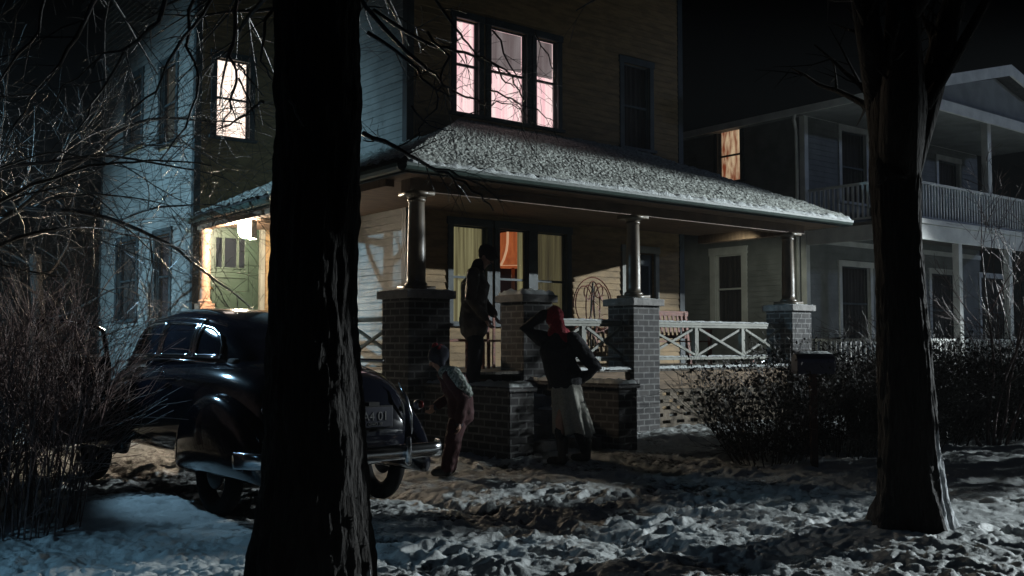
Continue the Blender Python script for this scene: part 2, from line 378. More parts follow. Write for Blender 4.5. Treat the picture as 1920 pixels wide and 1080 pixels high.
def make_ground():
    va = math.radians(YAW)
    aa = list(np.linspace(va-.62, va+.62, 620)); bb = list(np.linspace(va+.62, va-.62+2*math.pi, 70)[1:-1])
    A = np.array(aa+bb)
    inv = np.linspace(1/4.3, 1/27., 470); Rr = np.concatenate(([.3, .9, 1.6, 2.4, 3.2, 3.8], 1/inv, [30, 36, 45, 60, 90, 150, 260, 400]))
    AA, RR = np.meshgrid(A, Rr); X = RR*np.cos(AA); Y = RR*np.sin(AA); Z = ground_z(X, Y)
    # lower under the house footprint and keep far ground flat
    na, nr = len(A), len(Rr)
    vs = np.stack([X.ravel(), Y.ravel(), Z.ravel()], 1)
    i = np.arange(nr-1)[:, None]*na; k = np.arange(na)[None, :]; k2 = (k+1) % na
    f = np.stack([(i+k).ravel(), (i+k2).ravel(), (i+na+k2).ravel(), (i+na+k).ravel()], 1)
    f = f[:, ::-1]
    me = bpy.data.meshes.new('snowy_ground')
    faces = f.tolist(); faces.append(list(range(na)))
    me.from_pydata(vs.tolist(), [], faces)
    bare = np.clip(-Z*4 + .35*fbm(X*.7, Y*.7, 3, 50) - .12, -.6, .5)
    # mud on the walked strip in front of the steps and along the drive
    d = np.exp(-((X-8.2)/2.2)**2-((Y-8.3)/1.3)**2); bare = bare + .30*d
    bare = bare + .15*np.exp(-((X-4.2)/1.4)**2)*(Y > 3)
    bare = bare - .35*np.exp(-((X-1.2)/1.6)**2-((Y-6.4)/2)**2)          # clean drift by the left shrub
    bare = bare - .22*np.exp(-((X-7.6)/1.8)**2-((Y-3.6)/1.4)**2)
    bare = bare - .25*np.clip((X-8)/3,0,1)*np.clip((7-Y)/2,0,1)
    at_ = me.attributes.new('bare', 'FLOAT', 'POINT'); at_.data.foreach_set('value', (bare.ravel()-.05).astype(np.float32))
    me.polygons.foreach_set('use_smooth', [True]*len(me.polygons)); me.materials.append(M['ground'])
    o = bpy.data.objects.new('ground', me); COL.objects.link(o); tag(o, kind='structure')
make_ground()
def gz(x, y): return float(ground_z(np.array([x]), np.array([y]))[0])

# ------------------------------------------------------------------ walls, windows, doors
def subtract(a0, a1, holes):
    out = [(a0, a1)]
    for h0, h1 in holes:
        nx = []
        for p, q in out:
            if h1 <= p or h0 >= q: nx.append((p, q)); continue
            if h0 > p: nx.append((p, h0))
            if h1 < q: nx.append((h1, q))
        out = nx
    return out
def siding(parent, axis, c, sg, a0, a1, z0, z1, holes, m, h=.118, top=None):
    """clapboards with real laps; axis 'Y': wall plane Y=c facing sg*Y, running along X; 'X': plane X=c. top(a): wall top height"""
    mb = MB(); z = z0
    def P(a, off, zz): return (a, c+sg*off, zz) if axis == 'Y' else (c+sg*off, a, zz)
    while z < z1-.01:
        zt = min(z+h, z1)
        iv = subtract(a0, a1, [(q[0], q[1]) for q in holes if q[2] < (z+zt)/2 < q[3]])
        for p, q in iv:
            if top:
                if (z+zt)/2 > max(top(p), top(q)): continue
                if (z+zt)/2 > min(top(p), top(q)):
                    xs = [p+(q-p)*i/60 for i in range(61)]; ok = [x for x in xs if top(x) > (z+zt)/2]
                    if not ok: continue
                    p, q = min(ok), max(ok)
            for s0, s1 in [(p, q)]:
                vs = [P(s0,0,z),P(s0,.026,z),P(s0,.008,zt+.006),P(s0,0,zt+.006),P(s1,0,z),P(s1,.026,z),P(s1,.008,zt+.006),P(s1,0,zt+.006)]
                mb.add(vs, [(0,1,2,3),(7,6,5,4),(0,4,5,1),(1,5,6,2),(2,6,7,3),(3,7,4,0)])
        z = zt
    return mb.build('siding', m, parent)
def wall(parent, axis, c, sg, a0, a1, z0, z1, holes, m, t=.14, name='wall'):
    mb = MB()
    zs = sorted({z0, z1, *[q[2] for q in holes], *[q[3] for q in holes]}); zs = [z for z in zs if z0 <= z <= z1]
    for p, q in zip(zs, zs[1:]):
        for s0, s1 in subtract(a0, a1, [(h[0], h[1]) for h in holes if h[2] < (p+q)/2 < h[3]]):
            if axis == 'Y': mb.box(s0, s1, c-sg*.001, c-sg*t, p, q)
            else: mb.box(c-sg*.001, c-sg*t, s0, s1, p, q)
    return mb.build(name, m, parent)
def pleats(mb, axis, c, a0, a1, z0, z1, n=9, amp=.018, k=8):
    N = n*k; vs = []; 
    for i in range(N+1):
        a = a0+(a1-a0)*i/N; o = amp*math.sin(i/k*2*math.pi)+amp*.4*math.sin(i*.37)
        for z in (z0, z1): vs.append((a, c+o, z) if axis == 'Y' else (c+o, a, z))
    mb.add(vs, [(2*i, 2*i+2, 2*i+3, 2*i+1) for i in range(N)])
def window(parent, axis, c, sg, a0, a1, z0, z1, frame_m, curtain_m=None, blind=None, cw=.11, mid=True, sash_m=None, label=None, back=True, sill=True, gl=None, mid_at=.5):
    def B(mb, p, q, o0, o1, s, t):
        if axis == 'Y': mb.box(p, q, c+sg*o0, c+sg*o1, s, t)
        else: mb.box(c+sg*o0, c+sg*o1, p, q, s, t)
    mb = MB()
    B(mb, a0-cw, a0, .0, .045, z0, z1); B(mb, a1, a1+cw, .0, .045, z0, z1); B(mb, a0-cw-.02, a1+cw+.02, 0, .055, z1, z1+cw+.02)
    B(mb, a0-.004, a0+.012, -.10, -.002, z0, z1); B(mb, a1-.012, a1+.004, -.10, -.002, z0, z1)
    win = mb.build('window', frame_m, parent, bevel=.004)
    if label: win['label'] = label
    if sill: s_ = MB(); B(s_, a0-cw-.04, a1+cw+.04, -.09, .09, z0-.055, z0); s_.build('sill', frame_m, win, bevel=.004)
    sm = sash_m or frame_m; st = .026
    sh = MB(); zm = z0+(z1-z0)*mid_at
    a_, b_ = a0+.012, a1-.012
    B(sh, a_, a_+st, -.075, -.035, z0, z1); B(sh, b_-st, b_, -.075, -.035, z0, z1)
    B(sh, a_+st, b_-st, -.075, -.035, z0, z0+st*1.2); B(sh, a_+st, b_-st, -.075, -.035, z1-st, z1)
    if mid: B(sh, a_+st, b_-st, -.07, -.025, zm-.02, zm+.02)
    sh.build('sash', sm, win)
    g = MB(); B(g, a_+st, b_-st, -.058, -.054, z0+st, z1-st); g.build('pane', gl or M['glass'], win)
    if curtain_m:
        cu = MB(); pleats(cu, axis, c-sg*.13, a0-.03, a1+.03, z0-.03, z1+.03, max(3, int((a1-a0)*9)))
        cu.build('curtain', curtain_m, win, smooth=True, fix=False)
    if blind:
        bl = MB(); B(bl, a0+.03, a1-.03, -.106, -.102, blind, z1-.02); bl.build('blind', M['lit_blind'], win)
    if back:
        bk = MB(); B(bk, a0-.05, a1+.05, -.33, -.32, z0-.05, z1+.05); bk.build('room_backing', M['dark_room'], win)
    return win
def rect(axis, c, x0, y0, x1, y1):
    """wall rectangle from two corners seen in the photo, on the wall's own plane"""
    if axis == 'Y': p = onY(x0, y0, c); q = onY(x1, y1, c); return p.x, q.x, p.z, q.z
    p = onX(x0, y0, c); q = onX(x1, y1, c); return p.y, q.y, p.z, q.z
def hole(r, e=0): return (r[0]-e, r[1]+e, r[2]-e, r[3]+e)

# ================================================================== THE YELLOW HOUSE
YF = 13.87; XL = 8.77; XR = 15.35; YW = 18.4; XW = 6.96; YB = 24.2
PY = 11.5; EYv = 11.0; EXL = 6.96; EXR = 16.7; ZE = 3.79; ZFL = .985
house = thing('yellow_house', ((XL+XR)/2, 17, 0), 'two storey yellow clapboard house with a snow covered wrap around porch', 'house')
# upper triple window
zu0, zu1 = 5.30, 6.93
ux = [onY(p, 130, YF).x for p in (854, 896, 919, 986, 1004, 1044)]
holesF = [(ux[0], ux[1], zu0, zu1), (ux[2], ux[3], zu0, zu1), (ux[4], ux[5], zu0, zu1)]
du = (onY(1168, 180, YF).x, onY(1216, 180, YF).x, 5.20, 6.85)      # dark window right
holesF.append(du)
zl0, zl1 = 1.72, 3.38
lx = [onY(p, 520, YF).x for p in (848, 911, 935, 989, 1006, 1061)]
holesL = [(lx[0], lx[1], zl0, zl1), (lx[2], lx[3], zl0, zl1), (lx[4], lx[5], zl0, zl1)]
dx0, dx1 = onY(1172, 520, YF).x, onY(1226, 520, YF).x
holesD = [(dx0, dx1, ZFL, 3.15)]
allF = holesF+holesL+holesD
ZT = 9.0
wall(house, 'Y', YF, -1, XL, XR, 0, ZT, allF, M['paint_yellow'])
e = .10
groupU = (ux[0]-e, ux[5]+e, zu0-.04, zu1+e); groupL = (lx[0]-e, lx[5]+e, zl0-.04, zl1+e)
siding(house, 'Y', YF, -1, XL+.1, XR-.1, ZFL, ZT, [groupU, groupL, hole(du, e), (dx0-.1, dx1+.1, 0, 3.27)], M['paint_yellow'])
mb = MB()
for x in (XL, XR-.1): mb.box(x, x+.1, YF-.035, YF, .3, ZT)
mb.box(XL-.035, XL, YF-.035, YF+.1, .3, ZT); mb.box(XR, XR+.035, YF-.035, YF+.1, .3, ZT)
mb.box(XL, XR, YF-.03, YF, .45, ZFL-.01)
mb.build('corner_board', M['paint_trim'], house)
for i in range(3):
    window(house, 'Y', YF, -1, ux[2*i], ux[2*i+1], zu0, zu1, M['paint_trim'], M['lit_pink'], blind=(zu0+.95 if i else None), cw=.10 if i != 1 else .105,
           label='lit pink curtained upstairs window', mid_at=.52)
window(house, 'Y', YF, -1, du[0], du[1], du[2], du[3], M['paint_trim'], M['dark_cloth'], label='unlit upstairs window')
window(house, 'Y', YF, -1, lx[0], lx[1], zl0, zl1, M['paint_trim'], M['lit_lace'], mid_at=.47, back=False)
wc = window(house, 'Y', YF, -1, lx[2], lx[3], zl0, zl1, M['paint_trim'], None, mid_at=.47, back=False, label='middle window with the lamp behind it')
window(house, 'Y', YF, -1, lx[4], lx[5], zl0, zl1, M['paint_trim'], M['lit_lace_dim'], mid_at=.47, back=False)
# tied-back curtain edges in the middle window
cu = MB(); pleats(cu, 'Y', YF+.16, lx[3]-.10, lx[3]+.02, zl0, zl1, 2); 
cu.build('curtain', M['lit_lace'], wc, smooth=True, fix=False)
# living room behind
rm = MB(); x0, x1, y0, y1, z0, z1 = lx[0]-.25, lx[5]+.25, YF+.2, YF+2.4, .9, 3.62
rm.box(x0, x1, y1, y1+.05, z0, z1); rm.box(x0-.05, x0, y0, y1, z0, z1); rm.box(x1, x1+.05, y0, y1, z0, z1); rm.box(x0, x1, y0, y1, z1, z1+.05); rm.box(x0, x1, y0, y1, z0-.05, z0)
rm.build('room', M['red_room'], house)
# front door (dark) of the yellow house
dr = MB(); dr.box(dx0+.03, dx1-.03, YF+.03, YF+.08, ZFL, 3.12)
door = dr.build('front_door', M['paint_trim'], house); door['label'] = 'dark front door in shadow'
g = MB(); g.box(dx0+.12, dx1-.12, YF+.022, YF+.028, 1.9, 2.9); g.build('pane', M['car_glass'], door)
g = MB(); g.ellipsoid((dx0+.08, YF-.0, 1.95), (.025,.04,.025)); g.build('handle', M['chrome'], door, smooth=True)
g = MB(); g.box(dx0-.11, dx0, YF-.05, YF, ZFL, 3.15); g.box(dx1, dx1+.11, YF-.05, YF, ZFL, 3.15); g.box(dx0-.13, dx1+.13, YF-.06, YF, 3.15, 3.28)
g.build('door_frame', M['paint_pale'], house, bevel=.004)

# left side wall of the front block
wall(house, 'X', XL, -1, YF+.14, YW, 0, ZT, [], M['paint_yellow'])
siding(house, 'X', XL, -1, YF+.1, YW, .3, ZT, [], M['nb_wall'])  # grey in place of the house yellow, for the blue-lit look
# wing with the side door
dd = (onY(388, 500, YW).x, onY(489, 500, YW).x, 1.62, 3.78)
dd = (dd[0], dd[1], 1.30, EYE + (645-424)/F*19.3+.08)
lw = (onY(405, 180, YW).x, onY(467, 180, YW).x, onY(436, 259, YW).z, onY(436, 113, YW).z)
ZTW = 9.2
wall(house, 'Y', YW, -1, XW, XL-.001, 0, ZTW, [dd, lw], M['paint_yellow'])
siding(house, 'Y', YW, -1, XW+.09, XL-.01, .3, ZTW, [hole(dd, .09), hole(lw, .1)], M['paint_yellow'])
window(house, 'Y', YW, -1, lw[0], lw[1], lw[2], lw[3], M['paint_trim'], M['lit_white'], label='brightly lit cream curtained upstairs window')
# wing side wall with windows
ws = []
for (xa, xb, ya, yb, cur) in ((301, 330, 268, 122, 'dim'), (236, 266, 275, 150, None), (297, 324, 596, 440, 'dim2'), (226, 262, 600, 452, None)):
    ym = onX((xa+xb)/2, 300, XW).y
    a0 = onX(xb, 300, XW).y; a1 = onX(xa, 300, XW).y
    p = onX((xa+xb)/2, ya, XW); q = onX((xa+xb)/2, yb, XW)
    ws.append((a0, a1, p.z, q.z, cur))
wall(house, 'X', XW, -1, YW+.14, YB, 0, ZTW, [v[:4] for v in ws], M['paint_yellow'])
siding(house, 'X', XW, -1, YW+.09, YB-.09, .3, ZTW, [hole(v[:4], .1) for v in ws], M['nb_wall'])  # grey again stands in for yellow siding under blue light
M['dim_cur'] = glow('dim_curtain', (.16,.13,.09), .22, stretch=(12,12,1)); M['dim_cur2'] = glow('dimmer_curtain', (.10,.08,.08), .16, stretch=(12,12,1))
for v in ws:
    window(house, 'X', XW, -1, v[0], v[1], v[2], v[3], M['paint_trim'], {'dim': M['dim_cur'], 'dim2': M['dim_cur2'], None: M['dark_cloth']}[v[4]])
mb = MB(); mb.box(XW-.035, XW+.09, YW-.035, YW, .3, ZTW); mb.box(XW-.035, XW, YW, YW+.09, .3, ZTW); mb.build('corner_board', M['paint_trim'], house)
MB().box(XW-.035, XW, YB-.09, YB, .3, ZTW).build('corner_board', M['paint_trim'], house)
# back walls and right wall
mb = MB(); mb.box(XR-.14, XR, YF+.14, 24, 0, ZT); mb.box(XW+.14, XR-.14, YB-.14, YB, 0, ZT); mb.build('wall', M['paint_yellow'], house)
# side door
dr = MB(); a0, a1, z0, z1 = dd; yb = YW+.05
dr.box(a0+.02, a1-.02, yb, yb+.05, z0, z1-.02)
door = dr.build('side_door', M['door_green'], house); door['label'] = 'green panelled side door with three small panes'
wn = []; W_ = a1-a0
zt = EYE+(645-447)/F*19.3; zb = EYE+(645-502)/F*19.3
for p, q in ((.17,.28), (.33,.55), (.60,.70)): wn.append((a0+W_*p, a0+W_*q))
tr = MB()
for p, q in wn:
    tr.box(p-.02, p, yb-.02, yb-.001, zb, zt); tr.box(q, q+.02, yb-.02, yb-.001, zb, zt); tr.box(p-.02, q+.02, yb-.022, yb-.001, zb-.025, zb); tr.box(p-.02, q+.02, yb-.022, yb-.001, zt, zt+.02)
tr.box(a0+.14, a1-.30, yb-.03, yb-.001, zb-.20, zb-.17)
tr.box(a0+.10, a0+.12, yb-.012, yb-.001, z0+.2, zb-.22); tr.box(a1-.14, a1-.12, yb-.012, yb-.001, z0+.2, zb-.22)
tr.box(a0+.05, a1-.05, yb-.02, yb-.001, zt+.14, zt+.19)
tr.build('panel_moulding', M['door_green'], door, bevel=.003)
g = MB(); [g.box(p, q, yb-.006, yb-.002, zb, zt) for p, q in wn]; g.build('pane', M['car_glass'], door)
g = MB(); g.ellipsoid((a0+.09, yb-.04, zb-.40), (.03,.04,.03)); g.build('handle', mat('brass', (.7,.5,.2), .3, metal=1), door, smooth=True)
g = MB(); g.box(a0-.07, a0+.02, YW-.05, YW+.05, z0, z1); g.box(a1-.02, a1+.07, YW-.05, YW+.05, z0, z1); g.box(a0-.09, a1+.09, YW-.06, YW+.05, z1, z1+.1)
g.build('door_frame', M['paint_pale'], house, bevel=.004)
# main roofs (above the frame)
mb = MB()
o = .45; zr = ZT+2.7; xm = (XL+XR)/2
mb.prism([(XL-o, YF-o, ZT), (xm, YF-o, zr), (XR+o, YF-o, ZT), (XR+o-.25, YF-o, ZT), (xm, YF-o, zr-.22), (XL-o+.25, YF-o, ZT)], (0, 24.3-YF+o, 0))
mb.prism([(XW-o, YW-o, ZTW), (XW-o, YB+o, ZTW), (xm, YB+o, ZTW+1.8), (xm, YW-o, ZTW+1.8)], (0, 0, .16))
mb.build('main_roof', M['shingle'], house)
mb = MB(); mb.prism([(XL, YF+.02, ZT), (xm, YF+.02, zr-.24), (XR, YF+.02, ZT)], (0, .1, 0)); mb.build('gable_wall', M['paint_yellow'], house)

def cap_snow(mb, x0, x1, y0, y1, z, t=.05, n=10):
    nx = max(4, int((x1-x0)/.035)); ny = max(4, int((y1-y0)/.035)); X = np.linspace(x0, x1, nx); Y = np.linspace(y0, y1, ny); XX, YY = np.meshgrid(X, Y)
    ex = np.minimum(np.minimum(XX-x0, x1-XX), np.minimum(YY-y0, y1-YY)); e_ = np.clip(ex/.05, 0, 1)**.5
    Z = z+.002+(t*(.8+.6*fbm(XX*7, YY*7, 3, 71)))*e_ - (1-e_)*.012*(1+fbm(XX*9, YY*9, 2, 5)); b = len(mb.v)
    mb.v += [tuple(v) for v in np.stack([XX.ravel(), YY.ravel(), Z.ravel()], 1).tolist()]
    for j in range(ny-1):
        for i in range(nx-1): q = b+j*nx+i; mb.f.append((q, q+1, q+nx+1, q+nx))
# ---- porch roof
def roofz(x, y):
    """height of the porch roof surface"""
    k = .481
    zf = ZE+(y-EYv)*k; zl = ZE+(x-EXL)*k; zr_ = ZE+(EXR-x)*k
    return min(zf, zl, zr_)
mb = MB(); top = []
A = (EXL, EYv, ZE); B_ = (EXR, EYv, ZE); zt = ZE+(YF-EYv)*.481; C_ = (EXR-(YF-EYv), YF, zt); D_ = (EXL+(YF-EYv), YF, zt)
mb.prism([A, B_, C_, D_], (0, 0, -.07))
zs = ZE+(XL-EXL)*.481
mb.prism([(EXL, EYv, ZE), D_, (XL, YF, zs), (XL, YW, zs), (EXL, YW, ZE)], (0, 0, -.07))
mb.prism([B_, (EXR, YF, ZE), (XR, YF, ZE+(EXR-XR)*.481), C_], (0, 0, -.07))
mb.build('porch_roof', M['shingle'], house)
mb = MB()
mb.box(EXL, EXR, EYv-.03, EYv+.03, ZE-.20, ZE-.075); mb.box(EXL-.03, EXL+.03, EYv-.03, YW, ZE-.20, ZE-.075); mb.box(EXR-.03, EXR+.03, EYv-.03, YF, ZE-.2, ZE-.075)
mb.build('fascia', M['paint_trim'], house)
# half round gutter along the front and left
def gutter(a, b, out):
    a = Vector(a); b = Vector(b); out = Vector(out); rings = []
    prof = [(0,0), (.0,-.05), (.02,-.085), (.055,-.10), (.09,-.085), (.115,-.045), (.12,.0), (.112,.0), (.105,-.04), (.085,-.075), (.055,-.088), (.025,-.075), (.01,-.045), (.01,0)]
    mb = MB(); mb.loft([[a+out*p+Vector((0,0,q)) for p, q in prof], [b+out*p+Vector((0,0,q)) for p, q in prof]]); return mb
g = gutter((EXL-.1, EYv-.035, ZE-.09), (EXR+.08, EYv-.035, ZE-.09), (0,-1,0)); gg = gutter((EXL-.035, EYv, ZE-.09), (EXL-.035, YW, ZE-.09), (-1,0,0))
g.add(gg.v, gg.f); g.build('gutter', mat('dark_green_gutter', (.05,.08,.07), .45, var=.3, scale=6), house)
s_ = MB(); cap_snow(s_, EXL-.05, EXR+.05, EYv-.16, EYv-.01, ZE-.088, .062); s_.build('snow', M['snow_clean'], house, smooth=True, fix=False)
mb = MB(); mb.box(EXL+.03, EXR-.03, EYv+.03, YF-.03, ZE-.20, ZE-.17); mb.box(EXL+.03, XL-.03, YF-.03, YW-.03, ZE-.20, ZE-.17)
mb.build('porch_ceiling', M['soffit'], house)
mb = MB(); mb.box(7.25, 16.0, PY-.11, PY+.11, ZE-.36, ZE-.2); mb.box(7.0, 7.14, PY+.11, YW-.05, ZE-.30, ZE-.2); mb.box(15.8, 16.0, PY+.11, YF-.04, ZE-.36, ZE-.2)
mb.build('porch_beam', M['soffit'], house)
# snow on the porch roof: a real lumpy sheet
def roof_snow():
    nx, ny = 760, 200
    U = np.linspace(0, 1, nx); V = np.linspace(0, 1, ny)
    UU, VV = np.meshgrid(U, V)
    y = EYv-.045+(YF-EYv+.045)*VV; ins = np.maximum(y-EYv, 0)
    xl = EXL+ins-.03; xr = EXR-ins+.03; x = xl+(xr-xl)*UU
    base = ZE+(y-EYv)*.481
    rough = np.abs(fbm(x*5, y*5, 4, 31, .6))
    rows = .5+.5*np.sin((y-EYv)*2*math.pi/.16+.8*noise2(x*2, y*2, 4))
    th = .008+.022*fbm(x*1.1, y*1.9, 4, 70)+.013*fbm(x*19, y*22, 5, 33, .75)+.010*rows+.010*rough+.010*np.clip(.5-worley(x*16,y*20,4),0,1)*2
    edge = np.clip((y-EYv+.05)/.10, 0, 1)**.5
    drip = .03*np.clip(fbm(x*4, x*0+1.3, 3, 61), 0, 1)
    th = np.maximum(th, -.012)*edge + .004
    z = base+th-(1-edge)*(.02+drip)
    yy = y-(1-edge)*.03*(1+fbm(x*6, x*0, 3, 8))
    vs = np.stack([x.ravel(), yy.ravel(), z.ravel()], 1)
    i = np.arange(ny-1)[:, None]*nx; k = np.arange(nx-1)[None, :]
    f = np.stack([(i+k).ravel(), (i+k+1).ravel(), (i+nx+k+1).ravel(), (i+nx+k).ravel()], 1)
    mb = MB(); mb.v = [tuple(v) for v in vs.tolist()]; mb.f = f.tolist()
    o = mb.build('snow_cover', M['roof_snow'], house, smooth=True, fix=False)
    # left and right slopes: thin sheets
    for side in (0, 1):
        n1, n2 = 60, 260; U, V = np.meshgrid(np.linspace(0, 1, n1), np.linspace(0, 1, n2))
        if side == 0:
            x = EXL-.02+U*(XL-EXL+.0); y = EYv+(x-EXL)+.02+V*(YW-EYv-(x-EXL)-.04)
            base = ZE+(x-EXL)*.481
        else:
            x = EXR+.02-U*(EXR-XR-.02); y = EYv+(EXR-x)+.02+V*(YF-EYv-(EXR-x)-.04); base = ZE+(EXR-x)*.481
        z = base+.006+np.maximum(.02+.03*fbm(x*6, y*6, 4, 41, .6), 0)
        mb = MB(); mb.v = [tuple(v) for v in np.stack([x.ravel(), y.ravel(), z.ravel()], 1).tolist()]
        i = np.arange(n2-1)[:, None]*n1; k = np.arange(n1-1)[None, :]
        mb.f = np.stack([(i+k).ravel(), (i+k+1).ravel(), (i+n1+k+1).ravel(), (i+n1+k).ravel()], 1).tolist()
        mb.build('snow_cover', M['roof_snow'], house, smooth=True, fix=True)
M['roof_snow'] = mat('roof_snow', (.62,.66,.62), .7, col2=(.26,.27,.25), scale=20, bump=.5, bscale=80)
roof_snow()
# ---- porch floor, beam, lattice, piers, columns
XP0 = 7.2; XP1 = 16.0; FY = PY-.22
mb = MB(); x = XP0
while x < XP1-.01:
    mb.box(x, min(x+.135, XP1), FY-.02, YF-.05, ZFL-.04, ZFL); x += .14
y = YF-.05
mb.box(XP0, XL-.02, YF-.045, YW-.05, ZFL-.04, ZFL)
mb.build('porch_floor', M['floor'], house)
CX = [onY(780, 600, PY).x, onY(987, 600, PY).x, onY(1188, 600, PY).x, onY(1479, 600, PY).x]
PH = ZFL+1.10; pw = .29
PWL = [.33, .27, .29, .29]
mb = MB()
for a, b in ((CX[1]+.28, CX[2]-.30), (CX[2]+.30, CX[3]-.30)):
    mb.box(a, b, FY+.0, FY+.06, ZFL-.34, ZFL-.05)
mb.build('skirt_board', M['wood_tan'], house, bevel=.004)
mb = MB(); mb.box(XP0+.05, XP0+.11, FY+.3, YW-.1, ZFL-.34, ZFL-.05); mb.box(XP0+.05, XP0+.10, FY+.3, YW-.1, .0, ZFL-.35); mb.build('skirt_board', M['wood_tan'], house)
# pierced brick skirt: rows of bricks with gaps
mb = MB()
for a, b in ((CX[1]+.28, CX[2]-.30), (CX[2]+.30, CX[3]-.30)):
    rows = 11; h = .056
    for r_ in range(rows):
        z = .03+r_*h
        if r_ % 2 == 0: mb.box(a, b, FY+.02, FY+.12, z, z+h); continue
        x = a+((r_//2) % 2)*.16
        while x < b-.02:
            mb.box(x, min(x+.15, b), FY+.025, FY+.115, z+.0005, z+h-.0005); x += .33
mb.build('brick_lattice', M['brick_pale'], house)
for i, x in enumerate(CX):
    w_ = PWL[i]
    m_ = MB(); m_.box(x-w_, x+w_, PY-w_, PY+w_, -.1, PH-.11); pier = m_.build('brick_pier', M['brick'], house, bevel=.006)
    m_ = MB(); m_.box(x-w_-.06, x+w_+.06, PY-w_-.06, PY+w_+.06, PH-.11, PH); m_.build('cap_stone', M['stone'], pier, bevel=.01)
    s_ = MB(); cap_snow(s_, x-w_-.05, x+w_+.05, PY-w_-.05, PY+w_+.05, PH, .012 if i != 1 else .075); s_.build('snow', M['snow_clean'], pier, smooth=True, fix=False)
    if i == 1: continue
    c = MB(); zc = PH+.004; ht = ZE-.36-zc; r0 = .118 if i else .128
    c.box(x-.19, x+.19, PY-.19, PY+.19, zc, zc+.06)
    c.lathe([(.15,.06),(.155,.085),(.14,.11),(r0,.12),(r0,.2),(r0*1.0,ht*.35),(r0*.85,ht-.14),(r0*.98,ht-.12),(r0*.98,ht-.10),(r0*.85,ht-.09),(r0*1.15,ht-.05)], 28, (x, PY, zc))
    c.box(x-.18, x+.18, PY-.18, PY+.18, zc+ht-.05, zc+ht)
    cc = c.build('porch_column', M['column_paint'], house, smooth=True); cc.data.polygons.foreach_set('use_smooth', [len(p.vertices)==4 and abs(p.normal.z)<.6 for p in cc.data.polygons])
for (x, y) in ((7.07, YW-.30),):
    c = MB(); c.box(x-.14, x+.14, y-.14, y+.14, 1.0, PH+.03); c.lathe([(.12,PH+.03),(.13,PH+.07),(.095,PH+.10),(.08,ZE-.40),(.11,ZE-.34),(.11,ZE-.30)], 24, (x, y, 0))
    c.build('porch_column', mat('peach_paint', (.34,.20,.13), .6, var=.2), house)
# railings
def rail_run(x0, x1, y, posts, z=ZFL):
    rl = MB(); rl.box(x0, x1, y-.04, y+.04, z+.70, z+.76); rl.box(x0, x1, y-.03, y+.03, z+.66, z+.698); rl.box(x0, x1, y-.035, y+.035, z+.12, z+.18)
    rail = rl.build('railing', M['paint_pale'], house, bevel=.004)
    ps = MB(); xs = [x0]+posts+[x1]
    for p in posts: MB().box(p-.045, p+.045, y-.04, y+.04, z+.181, z+.659).build('baluster', M['paint_pale'], rail)
    dg = MB()
    for a, b in zip(xs, xs[1:]):
        a2 = a+(.05 if a in posts else 0); b2 = b-(.05 if b in posts else 0)
        dg.bar((a2, y+.0, z+.20), (b2, y+.0, z+.64), .035, .04); dg.bar((a2, y-.036, z+.64), (b2, y-.036, z+.20), .035, .04)
    dg.build('diagonal', M['paint_pale'], rail)
    s_ = MB(); cap_snow(s_, x0, x1, y-.05, y+.05, z+.76, .022); s_.build('snow', M['snow_clean'], rail, smooth=True, fix=False)
    s_ = MB(); cap_snow(s_, x0, x1, y-.045, y+.045, z+.18, .018); s_.build('snow', M['snow_clean'], rail, smooth=True, fix=False)
rail_run(CX[2]+.29, CX[3]-.29, PY, [onY(1303, 600, PY).x, onY(1390, 600, PY).x])
rail_run(CX[1]+.27, CX[2]-.29, PY, [(CX[1]+CX[2])/2])
rl = MB(); rx = 7.36
rl.box(rx-.04, rx+.04, PY+.34, YW-.45, ZFL+.70, ZFL+.76); rl.box(rx-.035, rx+.035, PY+.34, YW-.45, ZFL+.12, ZFL+.18)
yy = [PY+.34, PY+1.7, PY+3.0, PY+4.3, PY+5.6]
for y in yy[1:]: rl.box(rx-.04, rx+.04, y-.045, y+.045, ZFL+.181, ZFL+.699)
for a, b in zip(yy, yy[1:]): rl.bar((rx, a+.05, ZFL+.2), (rx, b-.05, ZFL+.66), .035, .04); rl.bar((rx-.036, a+.05, ZFL+.66), (rx-.036, b-.05, ZFL+.2), .035, .04)
rl.build('railing', M['paint_pale'], house)
s_ = MB(); cap_snow(s_, CX[1]+.27, XP1, FY-.05, FY+.10, ZFL, .035); cap_snow(s_, XP0-.04, XP0+.10, FY, YF+1, ZFL, .03); s_.build('snow', M['snow_clean'], house, smooth=True, fix=False)
# steps and cheek walls
SX0, SX1 = CX[0]+.42, CX[1]-.30
for i in range(5):
    m_ = MB(); zt_ = ZFL-.165*(i+1); y1 = FY-.02-.33*i; m_.box(SX0-.12, SX1+.02, y1-.335, y1, 0, zt_); st = m_.build('step', M['stone'], house, bevel=.012)
    s_ = MB(); cap_snow(s_, SX0+.1+.1*i, SX0+.55, y1-.30, y1-.05, zt_, .02); cap_snow(s_, SX1-.3, SX1, y1-.3, y1-.02, zt_, .03); s_.build('snow', M['snow_clean'], st, smooth=True, fix=False)
for x0, x1, yend in ((SX1+.03, SX1+.36, 9.30), (SX0-.50, SX0-.13, 9.35)):
    m_ = MB(); m_.box(x0, x1, yend, PY-.30, -.1, .80); m_.box(x0-.03, x1+.03, yend-.03, PY-.34, .801, .86); ch = m_.build('cheek_wall', M['brick'], house, bevel=.008)
    s_ = MB(); cap_snow(s_, x0-.02, x1+.02, yend-.02, PY-.35, .86, .05); s_.build('snow', M['snow_clean'], ch, smooth=True, fix=False)
